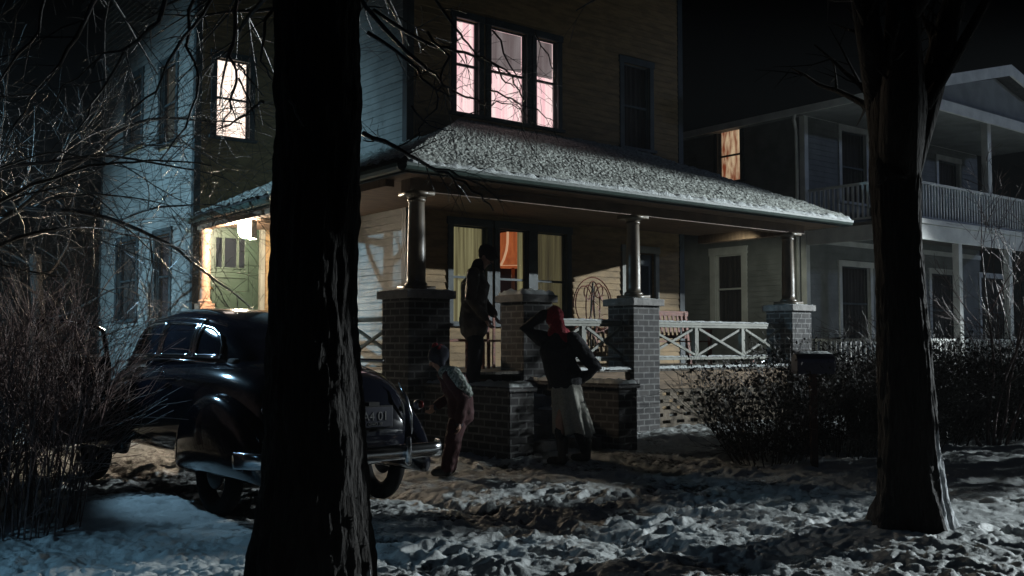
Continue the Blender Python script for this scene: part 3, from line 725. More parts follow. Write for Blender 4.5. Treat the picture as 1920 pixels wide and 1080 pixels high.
# porch lamp by the side door: hangs from the ceiling of the side porch
LP = Vector((7.34, 16.95, 3.5))
lampobj = thing('porch_lamp', (LP.x, LP.y, ZE-.2), 'blazing white porch lamp hanging in front of the green side door', 'lamp')
m_ = MB(); m_.lathe([(.0,.0),(.07,.0),(.07,-.02),(.03,-.03),(.03,-.04),(.02,-.05),(.02,-.06)][1:], 20, (LP.x, LP.y, ZE-.2)); m_.build('ceiling_mount', M['metal_dark'], lampobj)
m_ = MB(); m_.ellipsoid((LP.x, LP.y, ZE-.2-.17), (.13,.13,.17), 24, 14); m_.build('globe', M['lamp_globe'], lampobj, smooth=True)
m_ = MB(); rr = []
for z in (ZE-.22, ZE-.55): rr.append([(LP.x+r_*math.cos(R(a)), LP.y+r_*math.sin(R(a)), z) for r_, aa in ((.19, range(-84, 50, 8)), (.196, range(48, -88, -8))) for a in aa])
m_.loft(rr); m_.build('globe_shield', M['paint_white'], lampobj)  # shield added to keep the globe's light off the side wall
lamp('room_bulb', 'POINT', ((lx[2]+lx[3])/2+.1, YF+1.4, 2.9), 5, (1.0, .55, .25), size=.1)

# ---- things on the porch
# standing lamp in the window (generic column stand and flared shade)
fx = onY(962, 470, YF+.55)
fl = thing('table_lamp', (fx.x, YF+.55, .96), 'tall lamp with an orange bell shaped shade glowing inside the middle porch window', 'lamp')
zc = .96
m_ = MB(); m_.lathe([(.30,0),(.30,.03),(.27,.05)], 20, (fx.x, YF+.55, zc)); m_.lathe([(.27,.05),(.27,.68),(.31,.70),(.31,.74)], 20, (fx.x, YF+.55, zc)); m_.build('side_table', M['wood_red'], fl)
m_ = MB(); m_.lathe([(.12,.741),(.13,.77),(.05,.80),(.04,1.0),(.075,1.1),(.04,1.3),(.03,1.55),(.03,1.80)], 20, (fx.x, YF+.55, zc)); m_.build('lamp_stand', mat('amber_stand', (.30,.14,.06), .3), fl, smooth=True)
zs_ = EYE+(645-494)/F*17.6; zt2 = EYE+(645-432)/F*17.6
m_ = MB(); prof = [(.40,zs_),(.39,zs_+.02),(.33,zs_+.12),(.27,zs_+.28),(.245,zs_+.42),(.24,zt2+.04),(.23,zt2+.04),(.235,zs_+.42),(.26,zs_+.28),(.32,zs_+.12),(.385,zs_+.02)]
b = 0
n = 32; vs = []; fs = []
for r_, z in prof:
    for k in range(n): a = 2*math.pi*k/n; vs.append((fx.x+r_*math.cos(a), YF+.55+r_*math.sin(a), z))
for i in range(len(prof)):
    j = (i+1) % len(prof)
    for k in range(n): fs.append((i*n+k, i*n+(k+1) % n, j*n+(k+1) % n, j*n+k))
m_.add(vs, fs); m_.build('lamp_shade', M['lit_shade'], fl, smooth=True)
m_ = MB(); pts = [(fx.x-r_*.985-.004, YF+.40, z) for r_, z in prof[:6]]; m_.tube(pts, .022, 8)
pts = [(fx.x+.40*math.cos(a), YF+.55+.40*math.sin(a), zs_) for a in [i*math.pi/12 for i in range(12, 25)]]; m_.tube(pts, .006, 6); m_.build('shade_trim', M['lit_shade_rim'], fl, smooth=True)

def bench():
    p = onY(1268, 600, 12.6); t = thing('porch_bench', (p.x, 12.75, ZFL), 'reddish slatted wooden bench behind the right railing', 'bench')
    L = 1.5; x0, x1 = p.x-L/2, p.x+L/2; y0 = 12.4; y1 = 12.95
    for x in (x0+.03, x1-.03):
        m_ = MB(); m_.box(x-.03, x+.03, y0, y0+.06, ZFL, ZFL+.62); m_.build('leg', M['wood_red'], t, bevel=.004)
        m_ = MB(); m_.bar((x, y1-.03, ZFL), (x, y1+.10, ZFL+.98), .06, .06, up=(1,0,0)); m_.build('leg', M['wood_red'], t)
        m_ = MB(); m_.box(x-.035, x+.035, y0, y1, ZFL+.62, ZFL+.65); m_.build('armrest', M['wood_red'], t)
    m_ = MB()
    for k in range(5): m_.box(x0, x1, y0+.02+k*.1, y0+.10+k*.1, ZFL+.42, ZFL+.445)
    m_.build('seat', M['wood_red'], t)
    m_ = MB(); m_.bar((x0-.05, y1+.10, ZFL+.96), (x1+.05, y1+.10, ZFL+.96), .04, .09); m_.bar((x0, y1+.03, ZFL+.52), (x1, y1+.03, ZFL+.52), .03, .06)
    k = x0+.1
    while k < x1-.05: m_.bar((k, y1+.035, ZFL+.55), (k, y1+.095, ZFL+.93), .045, .02, up=(0,1,0)); k += .115
    m_.build('backrest', M['wood_red'], t)
bench()
def small_table():
    p = onY(858, 655, 12.7); t = thing('porch_table', (p.x, 12.7, ZFL), 'low reddish wooden table under the left porch window', 'table')
    m_ = MB(); m_.box(p.x-.38, p.x+.38, 12.45, 12.95, ZFL+.42, ZFL+.46); m_.build('table_top', M['wood_red'], t, bevel=.005)
    for sx in (-.33, .33):
        for sy in (12.5, 12.9):
            m_ = MB(); m_.box(p.x+sx-.025, p.x+sx+.025, sy-.025, sy+.025, ZFL, ZFL+.42); m_.build('leg', M['wood_red'], t)
    p = onY(921, 640, 12.9); t = thing('porch_chair', (p.x, 12.9, ZFL), 'small reddish wooden chair behind the standing man', 'chair')
    m_ = MB(); m_.box(p.x-.2, p.x+.2, 12.7, 13.1, ZFL+.42, ZFL+.45); m_.build('seat', M['wood_red'], t)
    for sx in (-.18, .18):
        m_ = MB(); m_.box(p.x+sx-.02, p.x+sx+.02, 12.71, 12.75, ZFL, ZFL+.42); m_.build('leg', M['wood_red'], t)
        m_ = MB(); m_.box(p.x+sx-.02, p.x+sx+.02, 13.05, 13.09, ZFL, ZFL+.42); m_.build('leg', M['wood_red'], t)
    m_ = MB()
    for sx in (-.18, -.06, .06, .18): m_.box(p.x+sx-.02, p.x+sx+.02, 13.05, 13.08, ZFL+.451, ZFL+.85)
    m_.box(p.x-.2, p.x+.2, 13.045, 13.085, ZFL+.851, ZFL+.92); m_.build('backrest', M['wood_red'], t)
small_table()
def trellis():
    p = onY(1112, 600, 12.4); X, Y, Z = p.x, 12.4, ZFL; t = thing('wire_trellis', (X, Y, Z), 'rusty wire plant trellis with round hoops standing on the porch', 'trellis')
    m_ = MB(); m_.tube([(X-.05, Y, Z), (X-.06, Y, Z+.7), (X-.03, Y, Z+1.2), (X, Y, Z+1.42)], .014, 6); m_.tube([(X+.08, Y+.03, Z), (X+.04, Y, Z+.8), (X, Y, Z+1.35)], .012, 6)
    for s_ in (-.22, .22): m_.tube([(X, Y, Z+.25), (X+s_, Y+s_*.5, Z+.1), (X+s_*1.2, Y+s_*.6, Z)], .014, 6)
    m_.build('stand', M['metal_dark'], t)
    m_ = MB()
    def arc(cx, cz, rx, rz, a0, a1, r=.011, n=20): m_.tube([(cx+rx*math.cos(R(a0+(a1-a0)*i/n)), Y, cz+rz*math.sin(R(a0+(a1-a0)*i/n))) for i in range(n+1)], r, 5)
    arc(X, Z+1.0, .44, .50, 0, 180); arc(X-.2, Z+1.05, .19, .30, 0, 360); arc(X+.2, Z+1.0, .19, .36, 0, 360); arc(X, Z+1.0, .16, .44, 0, 360)
    arc(X-.22, Z+.55, .20, .25, 0, 180); arc(X+.24, Z+.52, .20, .28, 0, 180); arc(X, Z+.8, .44, .22, 180, 360); arc(X-.1, Z+1.25, .10, .12, 0, 360); arc(X+.13, Z+1.28, .10, .12, 0, 360)
    m_.build('hoop', M['wood_red'], t)
    m_ = MB(); rg = random.Random(5)
    for i in range(40):
        a = rg.uniform(0, 6.28); q = Vector((X+.34*math.cos(a)*rg.random(), Y-.02, Z+.75+.5*math.sin(a))); m_.add([q, q+Vector((.04, .01, .02)), q+Vector((.03, -.01, -.05))], [(0,1,2)])
        m_.tube([q, q+Vector((rg.uniform(-.12,.12), rg.uniform(-.04,.04), rg.uniform(-.12,.1)))], .005, 3)
    m_.build('dry_vine', M['wood_red'], t)
trellis()
def sled():
    p = onY(1420, 668, 12.1); X, Y, Z = p.x, 12.1, ZFL; t = thing('wooden_sled', (X, Y, Z), 'wooden sled with curved runners lying behind the right end of the railing', 'sled')
    for dy in (-.18, .18):
        m_ = MB(); m_.tube([(X-.55, Y+dy, Z+.02), (X+.3, Y+dy, Z+.02), (X+.48, Y+dy, Z+.07), (X+.56, Y+dy, Z+.18), (X+.5, Y+dy, Z+.27), (X+.4, Y+dy, Z+.27)], .016, 8); m_.build('runner', M['chrome'], t, smooth=True)
        m_ = MB()
        for x in (-.4, .1): m_.box(X+x-.02, X+x+.02, Y+dy-.012, Y+dy+.012, Z+.025, Z+.16)
        m_.build('strut', M['wood_red'], t)
    m_ = MB()
    for k in range(4): m_.box(X-.55, X+.35, Y-.2+k*.105, Y-.11+k*.105, Z+.16, Z+.18)
    m_.box(X-.45, X-.38, Y-.22, Y+.22, Z+.181, Z+.20); m_.build('deck', M['wood_tan'], t)
sled()

# ================================================================== NEIGHBOURING HOUSE
XN = 18.3; YN = 13.0; NP = 10.75; XN1 = 25.8; ZF2 = 3.86; ZEV = 6.35
nb = thing('grey_house', ((XN+XN1)/2, 17, 0), 'pale grey two storey house with double balconies and a low gable at the right', 'house')
sw = (onX(1389, 290, XN).y, onX(1347, 290, XN).y, onX(1368, 341, XN).z, onX(1368, 241, XN).z)
sl = (onX(1392, 540, XN).y, onX(1343, 540, XN).y, onX(1366, 606, XN).z, onX(1366, 478, XN).z)
wall(nb, 'X', XN, -1, YN+.14, 26, 0, ZEV, [sw, sl], M['nb_wall'])
siding(nb, 'X', XN, -1, YN+.1, 26, .3, ZEV, [hole(sw, .1), hole(sl, .1)], M['nb_wall'])
window(nb, 'X', XN, -1, sw[0], sw[1], sw[2], sw[3], M['paint_trim'], M['lit_orange'], label='lit window with patterned orange curtain')
window(nb, 'X', XN, -1, sl[0], sl[1], sl[2], sl[3], M['paint_white'], M['dark_cloth'], label='unlit white framed window seen under the porch roof', cw=.16)
fw = [(onY(1576, 300, YN).x, onY(1622, 300, YN).x, ZF2+.7, ZF2+2.3), (onY(1757, 300, YN).x, onY(1795, 300, YN).x, ZF2+.35, ZF2+2.1), (onY(1577, 560, YN).x, onY(1630, 560, YN).x, 1.45, 3.1), (onY(1838, 560, YN).x, onY(1885, 560, YN).x, 1.3, 3.1), (onY(1745, 560, YN).x, onY(1790, 560, YN).x, 1.3, 3.1)]
wall(nb, 'Y', YN, -1, XN, XN1, 0, ZEV, fw, M['nb_wall'])
siding(nb, 'Y', YN, -1, XN+.1, XN1-.1, .3, ZEV, [hole(v, .1) for v in fw], M['nb_wall'])
for v in fw: window(nb, 'Y', YN, -1, v[0], v[1], v[2], v[3], M['paint_white'], M['dark_cloth'], sash_m=M['paint_trim'])
mb = MB(); mb.box(XN-.03, XN+.1, YN-.03, YN, .2, ZEV); mb.box(XN-.03, XN, YN, YN+.1, .2, ZEV); mb.box(XN+.12, XN1, YN-.04, YN, 3.55, ZF2-.2); mb.box(XN+.1, XN1-.1, YN-.035, YN, ZF2+2.3+.13, ZF2+2.6)
mb.build('corner_board', M['paint_white'], nb)
mb = MB(); mb.box(XN1-.14, XN1, YN+.14, 26, 0, ZEV); mb.box(XN+.14, XN1-.14, 25.8, 26, 0, ZEV); mb.build('wall', M['nb_wall'], nb)
# downspout
mb = MB(); mb.tube([(XN-.25, YN+.05, ZEV-.05), (XN-.22, YN+.1, ZEV-.15), (XN-.07, YN+.15, ZEV-.35), (XN-.07, YN+.15, .3)], .04, 8); mb.build('downspout', M['paint_white'], nb, smooth=True)
# low gable roof with ridge along Y; pediment over the double porch
xm = (XN+XN1)/2; o = .35; zg = ZEV+(xm-XN+o)*.245
mb = MB(); mb.prism([(XN-o, NP-.4, ZEV), (xm, NP-.4, zg), (XN1+o, NP-.4, ZEV), (XN1+o, NP-.4, ZEV+.08), (xm, NP-.4, zg+.1), (XN-o, NP-.4, ZEV+.08)], (0, 26.5-NP, 0)); mb.build('roof', M['shingle'], nb)
mb = MB()
for sx, ex in ((XN-o, xm), (XN1+o, xm)):
    mb.prism([(sx, NP-.46, ZEV-.11), (ex, NP-.46, zg-.12), (ex, NP-.46, zg+.12), (sx, NP-.46, ZEV+.11)], (0, .055, 0))
mb.box(XN-o, XN1+o, NP-.30, NP-.24, ZEV-.24, ZEV-.02); mb.box(XN-o-.02, XN-o+.02, NP-.40, 26, ZEV-.09, ZEV+.06)
mb.build('fascia', M['paint_white'], nb)
mb = MB(); mb.prism([(XN-.1, NP-.1, ZEV), (xm, NP-.1, zg-.12), (XN1+.1, NP-.1, ZEV)], (0, .06, 0)); mb.build('gable_wall', M['nb_wall'], nb)
mb = MB(); mb.box(XN-o+.03, XN1+o-.03, NP-.24, YN-.05, ZEV-.06, ZEV-.02); mb.box(XN-o+.02, XN-.01, YN, 26, ZEV-.06, ZEV-.02); mb.build('porch_ceiling', M['nb_wall'], nb)
mb = MB(); mb.box(XN, XN1, NP, YN-.05, ZF2-.06, ZF2); mb.build('balcony_floor', M['floor'], nb)
mb = MB(); mb.box(XN, XN1, NP-.03, NP+.04, ZF2-.38, ZF2-.07); mb.box(XN-.02, XN+.04, NP+.04, YN-.05, ZF2-.38, ZF2-.07); mb.box(XN-.04, XN1, NP-.09, NP+.1, ZF2-.062, ZF2+.03) ; mb.build('balcony_beam', M['paint_white'], nb)
s_ = MB(); cap_snow(s_, XN, XN1, NP-.09, NP+.05, ZF2+.03, .03); s_.build('snow', M['snow_clean'], nb, smooth=True, fix=False)
mb = MB(); mb.box(XN, XN1, NP, YN-.05, .62, .70); mb.box(XN, XN1, NP+.02, NP+.08, 0, .62); mb.build('porch_floor', M['floor'], nb)
pxs = [XN+.08, onY(1803, 560, NP).x, onY(1897, 560, NP).x, XN1-.1]
for x in pxs:
    mb = MB(); mb.box(x-.07, x+.07, NP+.0, NP+.14, .70, ZF2-.38); mb.build('porch_post', M['paint_white'], nb)
for x in (XN+.08, onY(1866, 330, NP).x, XN1-.1):
    mb = MB(); mb.box(x-.08, x+.08, NP+.11, NP+.26, ZF2+.0, ZEV-.06); mb.build('porch_post', M['paint_white'], nb)
def pickets(z, z2, x0, x1, y, along='X', m=M['paint_white']):
    mb = MB(); a = x0
    while a < x1:
        if along == 'X': mb.box(a, a+.045, y-.012, y+.012, z+.08, z2-.05)
        else: mb.box(y-.012, y+.012, a, a+.045, z+.08, z2-.05)
        a += .115
    if along == 'X': mb.box(x0, x1, y-.03, y+.03, z2-.05, z2); mb.box(x0, x1, y-.025, y+.025, z+.04, z+.08)
    else: mb.box(y-.03, y+.03, x0, x1, z2-.05, z2); mb.box(y-.025, y+.025, x0, x1, z+.04, z+.08)
    return mb.build('balcony_railing', m, nb)
pickets(ZF2+.02, ZF2+.82, XN+.18, XN1-.2, NP+.06); pickets(ZF2+.02, ZF2+.82, NP+.3, YN-.06, XN+.06, 'Y')
pickets(.70, 1.48, XN+.18, XN1-.2, NP+.08); pickets(.70, 1.48, NP+.2, YN-.06, XN+.06, 'Y')

# ================================================================== CAR
def sect(y, w, zb, zt, p=.62, n=36, taper=0):
    out = []; zc = (zb+zt)/2; h = (zt-zb)/2
    for k in range(n):
        a = 2*math.pi*k/n; c, s_ = math.cos(a), math.sin(a)
        x = w*math.copysign(abs(c)**p, c); z = zc+h*math.copysign(abs(s_)**p, s_)
        x *= 1-taper*max(0, (z-zb)/(zt-zb)); out.append((x, y, z))
    return out
def lerp_rows(rows, n):
    rows = np.array(rows, float); t = rows[:, 0]; T = np.linspace(t[0], t[-1], n)
    # smooth (cosine blended) interpolation
    out = []
    for q in T:
        i = min(len(t)-2, max(0, np.searchsorted(t, q)-1)); f = (q-t[i])/(t[i+1]-t[i])
        p0 = rows[max(i-1,0)]; p1 = rows[i]; p2 = rows[i+1]; p3 = rows[min(i+2, len(t)-1)]
        v = .5*((2*p1)+(-p0+p2)*f+(2*p0-5*p1+4*p2-p3)*f*f+(-p0+3*p1-3*p2+p3)*f**3); v[0] = q; out.append(v)
    return out
CARX, CARY = 4.0, 7.0
def car():
    c = thing('black_sedan', (CARX, CARY, 0), 'black rounded old sedan parked on the driveway behind the huge tree trunk', 'car', rz=R(2))
    kw = dict(world=False)
    # lower body and trunk
    rows = lerp_rows([(.14,.52,.42,.80),(.22,.60,.38,.98),(.45,.70,.36,1.14),(.9,.77,.34,1.24),(1.6,.80,.33,1.27),(2.6,.79,.33,1.25),(3.6,.72,.33,1.20),(4.05,.55,.36,1.12),(4.5,.40,.42,1.02),(4.68,.30,.48,.90)], 40)
    m_ = MB(); m_.loft([sect(r_[0], r_[1], r_[2], r_[3], .60) for r_ in rows]); body = m_.build('body', M['car'], c, smooth=True, **kw)
    # greenhouse: fastback roof
    G = .32; rows = lerp_rows([(.50+G,.42,1.0,1.14),(.75+G,.54,1.0,1.34),(1.1+G,.61,1.0,1.54),(1.55+G,.645,1.0,1.67),(2.1+G,.66,1.0,1.715),(2.6+G,.65,1.0,1.68),(2.95+G,.62,1.0,1.58),(3.2+G,.60,1.0,1.36),(3.4+G,.58,1.0,1.17)], 40)
    m_ = MB(); m_.loft([sect(r_[0], r_[1]*1.05, r_[2], r_[3], .55, taper=.20) for r_ in rows]); m_.build('roof', M['car'], c, smooth=True, **kw)
    # fenders
    for sx in (-1, 1):
        for (y0, y1, wz, top) in ((.12, 1.75, .19, .98), (3.15, 4.78, .20, .96)):
            rr = []
            for i in range(19):
                t = i/18; y = y0+(y1-y0)*t; hgt = math.sin(math.pi*min(max(t,.02),.98))**.55; wd = wz*math.sin(math.pi*min(max(t*.96+.02,.02),.98))**.45
                zt_ = .40+(top-.40)*hgt; rr.append([(p[0]+sx*.72, p[1], p[2]) for p in sect(y, wd, .30, zt_, .75, 24)])
            m_ = MB(); m_.loft(rr); m_.build('fender', M['car'], c, smooth=True, **kw)
    for sx in (-1, 1):
        for y in (.88, 3.85):
            m_ = MB(); prof = []
            for k in range(12): a = 2*math.pi*k/12; prof.append((.28+.075*math.cos(a), .07*math.sin(a)))
            vs = []; n = 32
            for i in range(n):
                b = 2*math.pi*i/n
                for r_, x in prof: vs.append((sx*.76+x, y+r_*math.cos(b), .34+r_*math.sin(b)))
            m_.add(vs, [(i*12+k, i*12+(k+1) % 12, ((i+1) % n)*12+(k+1) % 12, ((i+1) % n)*12+k) for i in range(n) for k in range(12)])
            wh = m_.build('wheel', M['rubber'], c, smooth=True, **kw)
            m_ = MB(); m_.ellipsoid((sx*.79, y, .34), (.05,.13,.13), 20, 10); m_.build('hubcap', M['metal_dark'], wh, smooth=True, **kw)
    # bumper
    def bumper(yc, sgn):
        pts = []
        for i in range(25):
            t = -1+2*i/24; x = t*.93; y = yc+sgn*(-.13+.03*t*t+ .26*max(0, abs(t)-.86)/.14*1.0); pts.append((x, y))
        rr = []
        for i, (x, y) in enumerate(pts):
            rr.append([(x+0*math.cos(a), y-sgn*.028*math.cos(a)*sgn*sgn, .50+.062*math.sin(a)) for a in [2*math.pi*k/12 for k in range(12)]])
        m_ = MB(); m_.loft(rr); b_ = m_.build('bumper', M['chrome'], c, smooth=True, **kw)
        for x in (-.42, .42): MB().capsule([(x, yc-sgn*.17, .42), (x, yc-sgn*.17, .60)], [.028, .024], 10).build('bumper_guard', M['chrome'], b_, smooth=True, **kw)
    bumper(.10, 1); bumper(4.78, -1)
    # side glass with chrome edging, left and right
    def gh(y, z):   # half width of the greenhouse at y,z
        y = y-G
        rws = [(.50,.42,1.14),(.75,.54,1.34),(1.1,.61,1.54),(1.55,.645,1.67),(2.1,.66,1.715),(2.6,.65,1.68),(2.95,.62,1.58),(3.2,.60,1.36),(3.4,.58,1.17)]
        w_ = np.interp(y, [q[0] for q in rws], [q[1] for q in rws])*1.05; zt_ = np.interp(y, [q[0] for q in rws], [q[2] for q in rws])
        s_ = max(-1, min(1, (z-(1.0+zt_)/2)/((zt_-1.0)/2))); s1 = abs(s_)**(1/.55); cc = math.sqrt(max(0, 1-s1*s1))**.55
        return w_*cc*(1-.20*max(0, (z-1)/(zt_-1)))
    shapes = [[(1.0,1.27),(1.42,1.27),(1.42,1.53),(1.25,1.50),(1.10,1.44),(1.02,1.36)],
              [(1.50,1.27),(2.12,1.27),(2.10,1.57),(1.80,1.56),(1.50,1.54)],
              [(2.20,1.27),(2.92,1.27),(2.78,1.54),(2.50,1.57),(2.18,1.575)]]
    shapes = [[(a_+G, b_) for a_, b_ in sh] for sh in shapes]
    for sx in (-1, 1):
        for k, sh in enumerate(shapes):
            den = []
            for (p, q) in zip(sh, sh[1:]+sh[:1]):
                for i in range(6): den.append((p[0]+(q[0]-p[0])*i/6, p[1]+(q[1]-p[1])*i/6))
            pts = [Vector((sx*(gh(y, z)+.008), y, z)) for y, z in den]; cen = sum(pts, Vector())/len(pts); cen.x = sx*(gh(cen.y, cen.z)+.010)
            m_ = MB(); m_.add(pts+[cen], [(i, (i+1) % len(pts), len(pts)) for i in range(len(pts))]); wn_ = m_.build('side_window', M['car_glass'], c, smooth=True, **kw)
            m_ = MB(); m_.tube([p+Vector((sx*.004,0,0)) for p in pts+[pts[0]]], .016, 8); m_.build('window_trim', M['chrome'], wn_, smooth=True, **kw)
    for sx in (-1, 1):
        ys = [v+G for v in (.95,1.2,1.5,1.9,2.3,2.6,2.85,3.05)]; zs_ = [1.46,1.53,1.585,1.61,1.61,1.595,1.55,1.47]
        MB().tube([(sx*(gh(y, z)+.012), y, z) for y, z in zip(ys, zs_)], .013, 8).build('roof_glint', M['chrome'], c, smooth=True, **kw)  # chrome tube added to make the bright streak along the roof edge
        MB().tube([(sx*(gh(y, 1.26)+.014), y, 1.255) for y in [1.0+G+.1*i for i in range(20)]], .012, 8).build('sill_moulding', M['chrome'], c, smooth=True, **kw)
        for y in (1.46+G, 2.16+G): MB().tube([(sx*(gh(y, z)+.008), y-.02*(z-1.27), z) for z in (1.24,1.30,1.36,1.42,1.48,1.54,1.58)], [.016,.018,.020,.022,.026,.030,.024], 10).build('pillar_glint', M['chrome'], c, smooth=True, **kw)  # chrome stands in for the bright reflection on the black pillar
    # split rear window
    for sx in (-1, 1):
        den = [(sx*.05, .0), (sx*.30, .0), (sx*.33,.06), (sx*.28, .13), (sx*.05, .15)]
        def rs_(x, h):
            y = .86+h*1.45; zt_ = np.interp(y, [.75,1.1,1.55], [1.34,1.54,1.67]); w_ = .58
            z = 1.0+(zt_-1.0)*.5*(1+max(0, 1-(abs(x)/w_)**(1/.55*1.6))**.5); return Vector((x, y+G-.006, z+.01))
        pts = [rs_(*d_) for d_ in den]
        m_ = MB(); m_.add(pts, [tuple(range(5))]); m_.build('rear_window', M['car_glass'], c, **kw)
    # windscreen
    m_ = MB(); m_.add([(-.5,3.62,1.24),(.5,3.62,1.24),(.44,3.34,1.56),(-.44,3.34,1.56)], [(0,1,2,3)]); m_.build('windscreen', M['car_glass'], c, **kw)
    # plate, lamps, handle, trunk spine
    px = .20
    m_ = MB(); m_.box(px-.17, px+.17, .085, .10, .70, .86); pl = m_.build('licence_plate', M['plate'], c, bevel=.004, **kw)
    m_ = MB(); m_.box(px-.18, px+.18, .10, .125, .69, .87); m_.box(px-.05,px+.05,.10,.22,.86,.90); m_.build('bracket', M['metal_dark'], pl, **kw)
    for txt, size, dz, nm in (('A4 01', .10, .755, 'plate_number'), ('OHIO 39', .035, .715, 'plate_caption')):
        cu_ = bpy.data.curves.new(nm, 'FONT'); cu_.body = txt; cu_.size = size; cu_.align_x = 'CENTER'; cu_.extrude = .002
        tmp = bpy.data.objects.new(nm, cu_); COL.objects.link(tmp); bpy.context.view_layer.update()
        me = bpy.data.meshes.new_from_object(tmp.evaluated_get(bpy.context.evaluated_depsgraph_get())); bpy.data.objects.remove(tmp)
        me.materials.clear(); me.materials.append(M['plate_text']); o_ = bpy.data.objects.new(nm, me); COL.objects.link(o_); o_.parent = pl
        o_.location = (px, .082, dz); o_.rotation_euler = (R(90), 0, 0)
    m_ = MB(); m_.capsule([(-.12,.26,1.06),(-.02,.245,1.06)], [.012,.012], 8); m_.build('trunk_handle', M['chrome'], c, smooth=True, **kw)
    for sx in (-1, 1):
        m_ = MB(); m_.ellipsoid((sx*.70, .17, .86), (.026,.04,.034), 14, 8); t_ = m_.build('tail_lamp', M['red_lens'], c, smooth=True, **kw)
        m_ = MB(); m_.ellipsoid((sx*.70, .20, .86), (.034,.06,.042), 14, 8); m_.build('bezel', M['chrome'], t_, smooth=True, **kw)
        m_ = MB(); m_.ellipsoid((sx*.62, 4.62, .92), (.11,.10,.11), 18, 10); m_.build('headlight', M['chrome'], c, smooth=True, **kw)
        m_ = MB(); m_.tube([(sx*.60,.145,.62),(sx*.585,.14,.78),(sx*.56,.17,.92),(sx*.54,.26,1.05)], [.006,.016,.014,.005], 8); m_.build('rear_glint', M['chrome'], c, smooth=True, **kw)  # chrome sliver shaped as the highlight on the curved rear body
        for y in (1.92, 2.67): m_ = MB(); m_.capsule([(sx*.815, y, 1.12), (sx*.815, y+.11, 1.12)], [.012,.010], 8); m_.build('door_handle', M['chrome'], c, smooth=True, **kw)
        m_ = MB(); m_.tube([(sx*.80, .9, 1.22),(sx*.815, 1.8, 1.235),(sx*.80, 2.8, 1.225),(sx*.735,3.4,1.18)], .010, 6); m_.build('belt_moulding', M['chrome'], c, smooth=True, **kw)
    # open front left door, hinged at the windscreen pillar
    hinge = Vector((-.80, 3.44, 0)); ang = R(62)
    dv = Vector((-math.sin(ang), -math.cos(ang), 0)); nv = Vector((-dv.y, dv.x, 0))
    def DP(u, z): return hinge+dv*u+Vector((0,0,z))
    m_ = MB(); m_.prism([DP(0,.42), DP(.92,.42), DP(.95,.8), DP(.95,1.22), DP(0,1.20)], nv*.06); dr_ = m_.build('front_door', M['car'], c, bevel=.015, **kw)
    m_ = MB(); fr = [DP(.02,1.2), DP(.10,1.5), DP(.3,1.58), DP(.9,1.58), DP(.94,1.22)]; m_.tube([p+nv*.03 for p in fr], .024, 8); m_.tube([DP(.02,1.22)+nv*.03, DP(.94,1.24)+nv*.03], .024, 8); m_.build('window_frame', M['car'], dr_, smooth=True, **kw)
    m_ = MB(); m_.prism([DP(.28,1.32), DP(.33,1.35), DP(.38,1.345)], nv*.01) if False else None
    mc = DP(.42, 1.40)+nv*.05; Mm = Matrix.Rotation(math.atan2(nv.y, nv.x), 3, 'Z')
    m_.ellipsoid(mc, (.02,.075,.075), 18, 10, Mm) ; m_.tube([mc, DP(.5,1.38)+nv*.03, DP(.92,1.37)+nv*.03], .008, 6); m_.build('mirror', M['metal_dark'], dr_, smooth=True, **kw)
    # seats and steering wheel
    m_ = MB(); m_.box(-.55,.55,2.0,2.15,.6,1.25); m_.box(-.55,.55,1.1,1.25,.6,1.25); m_.build('seat', M['dark_cloth'], c, bevel=.03, **kw)
car()

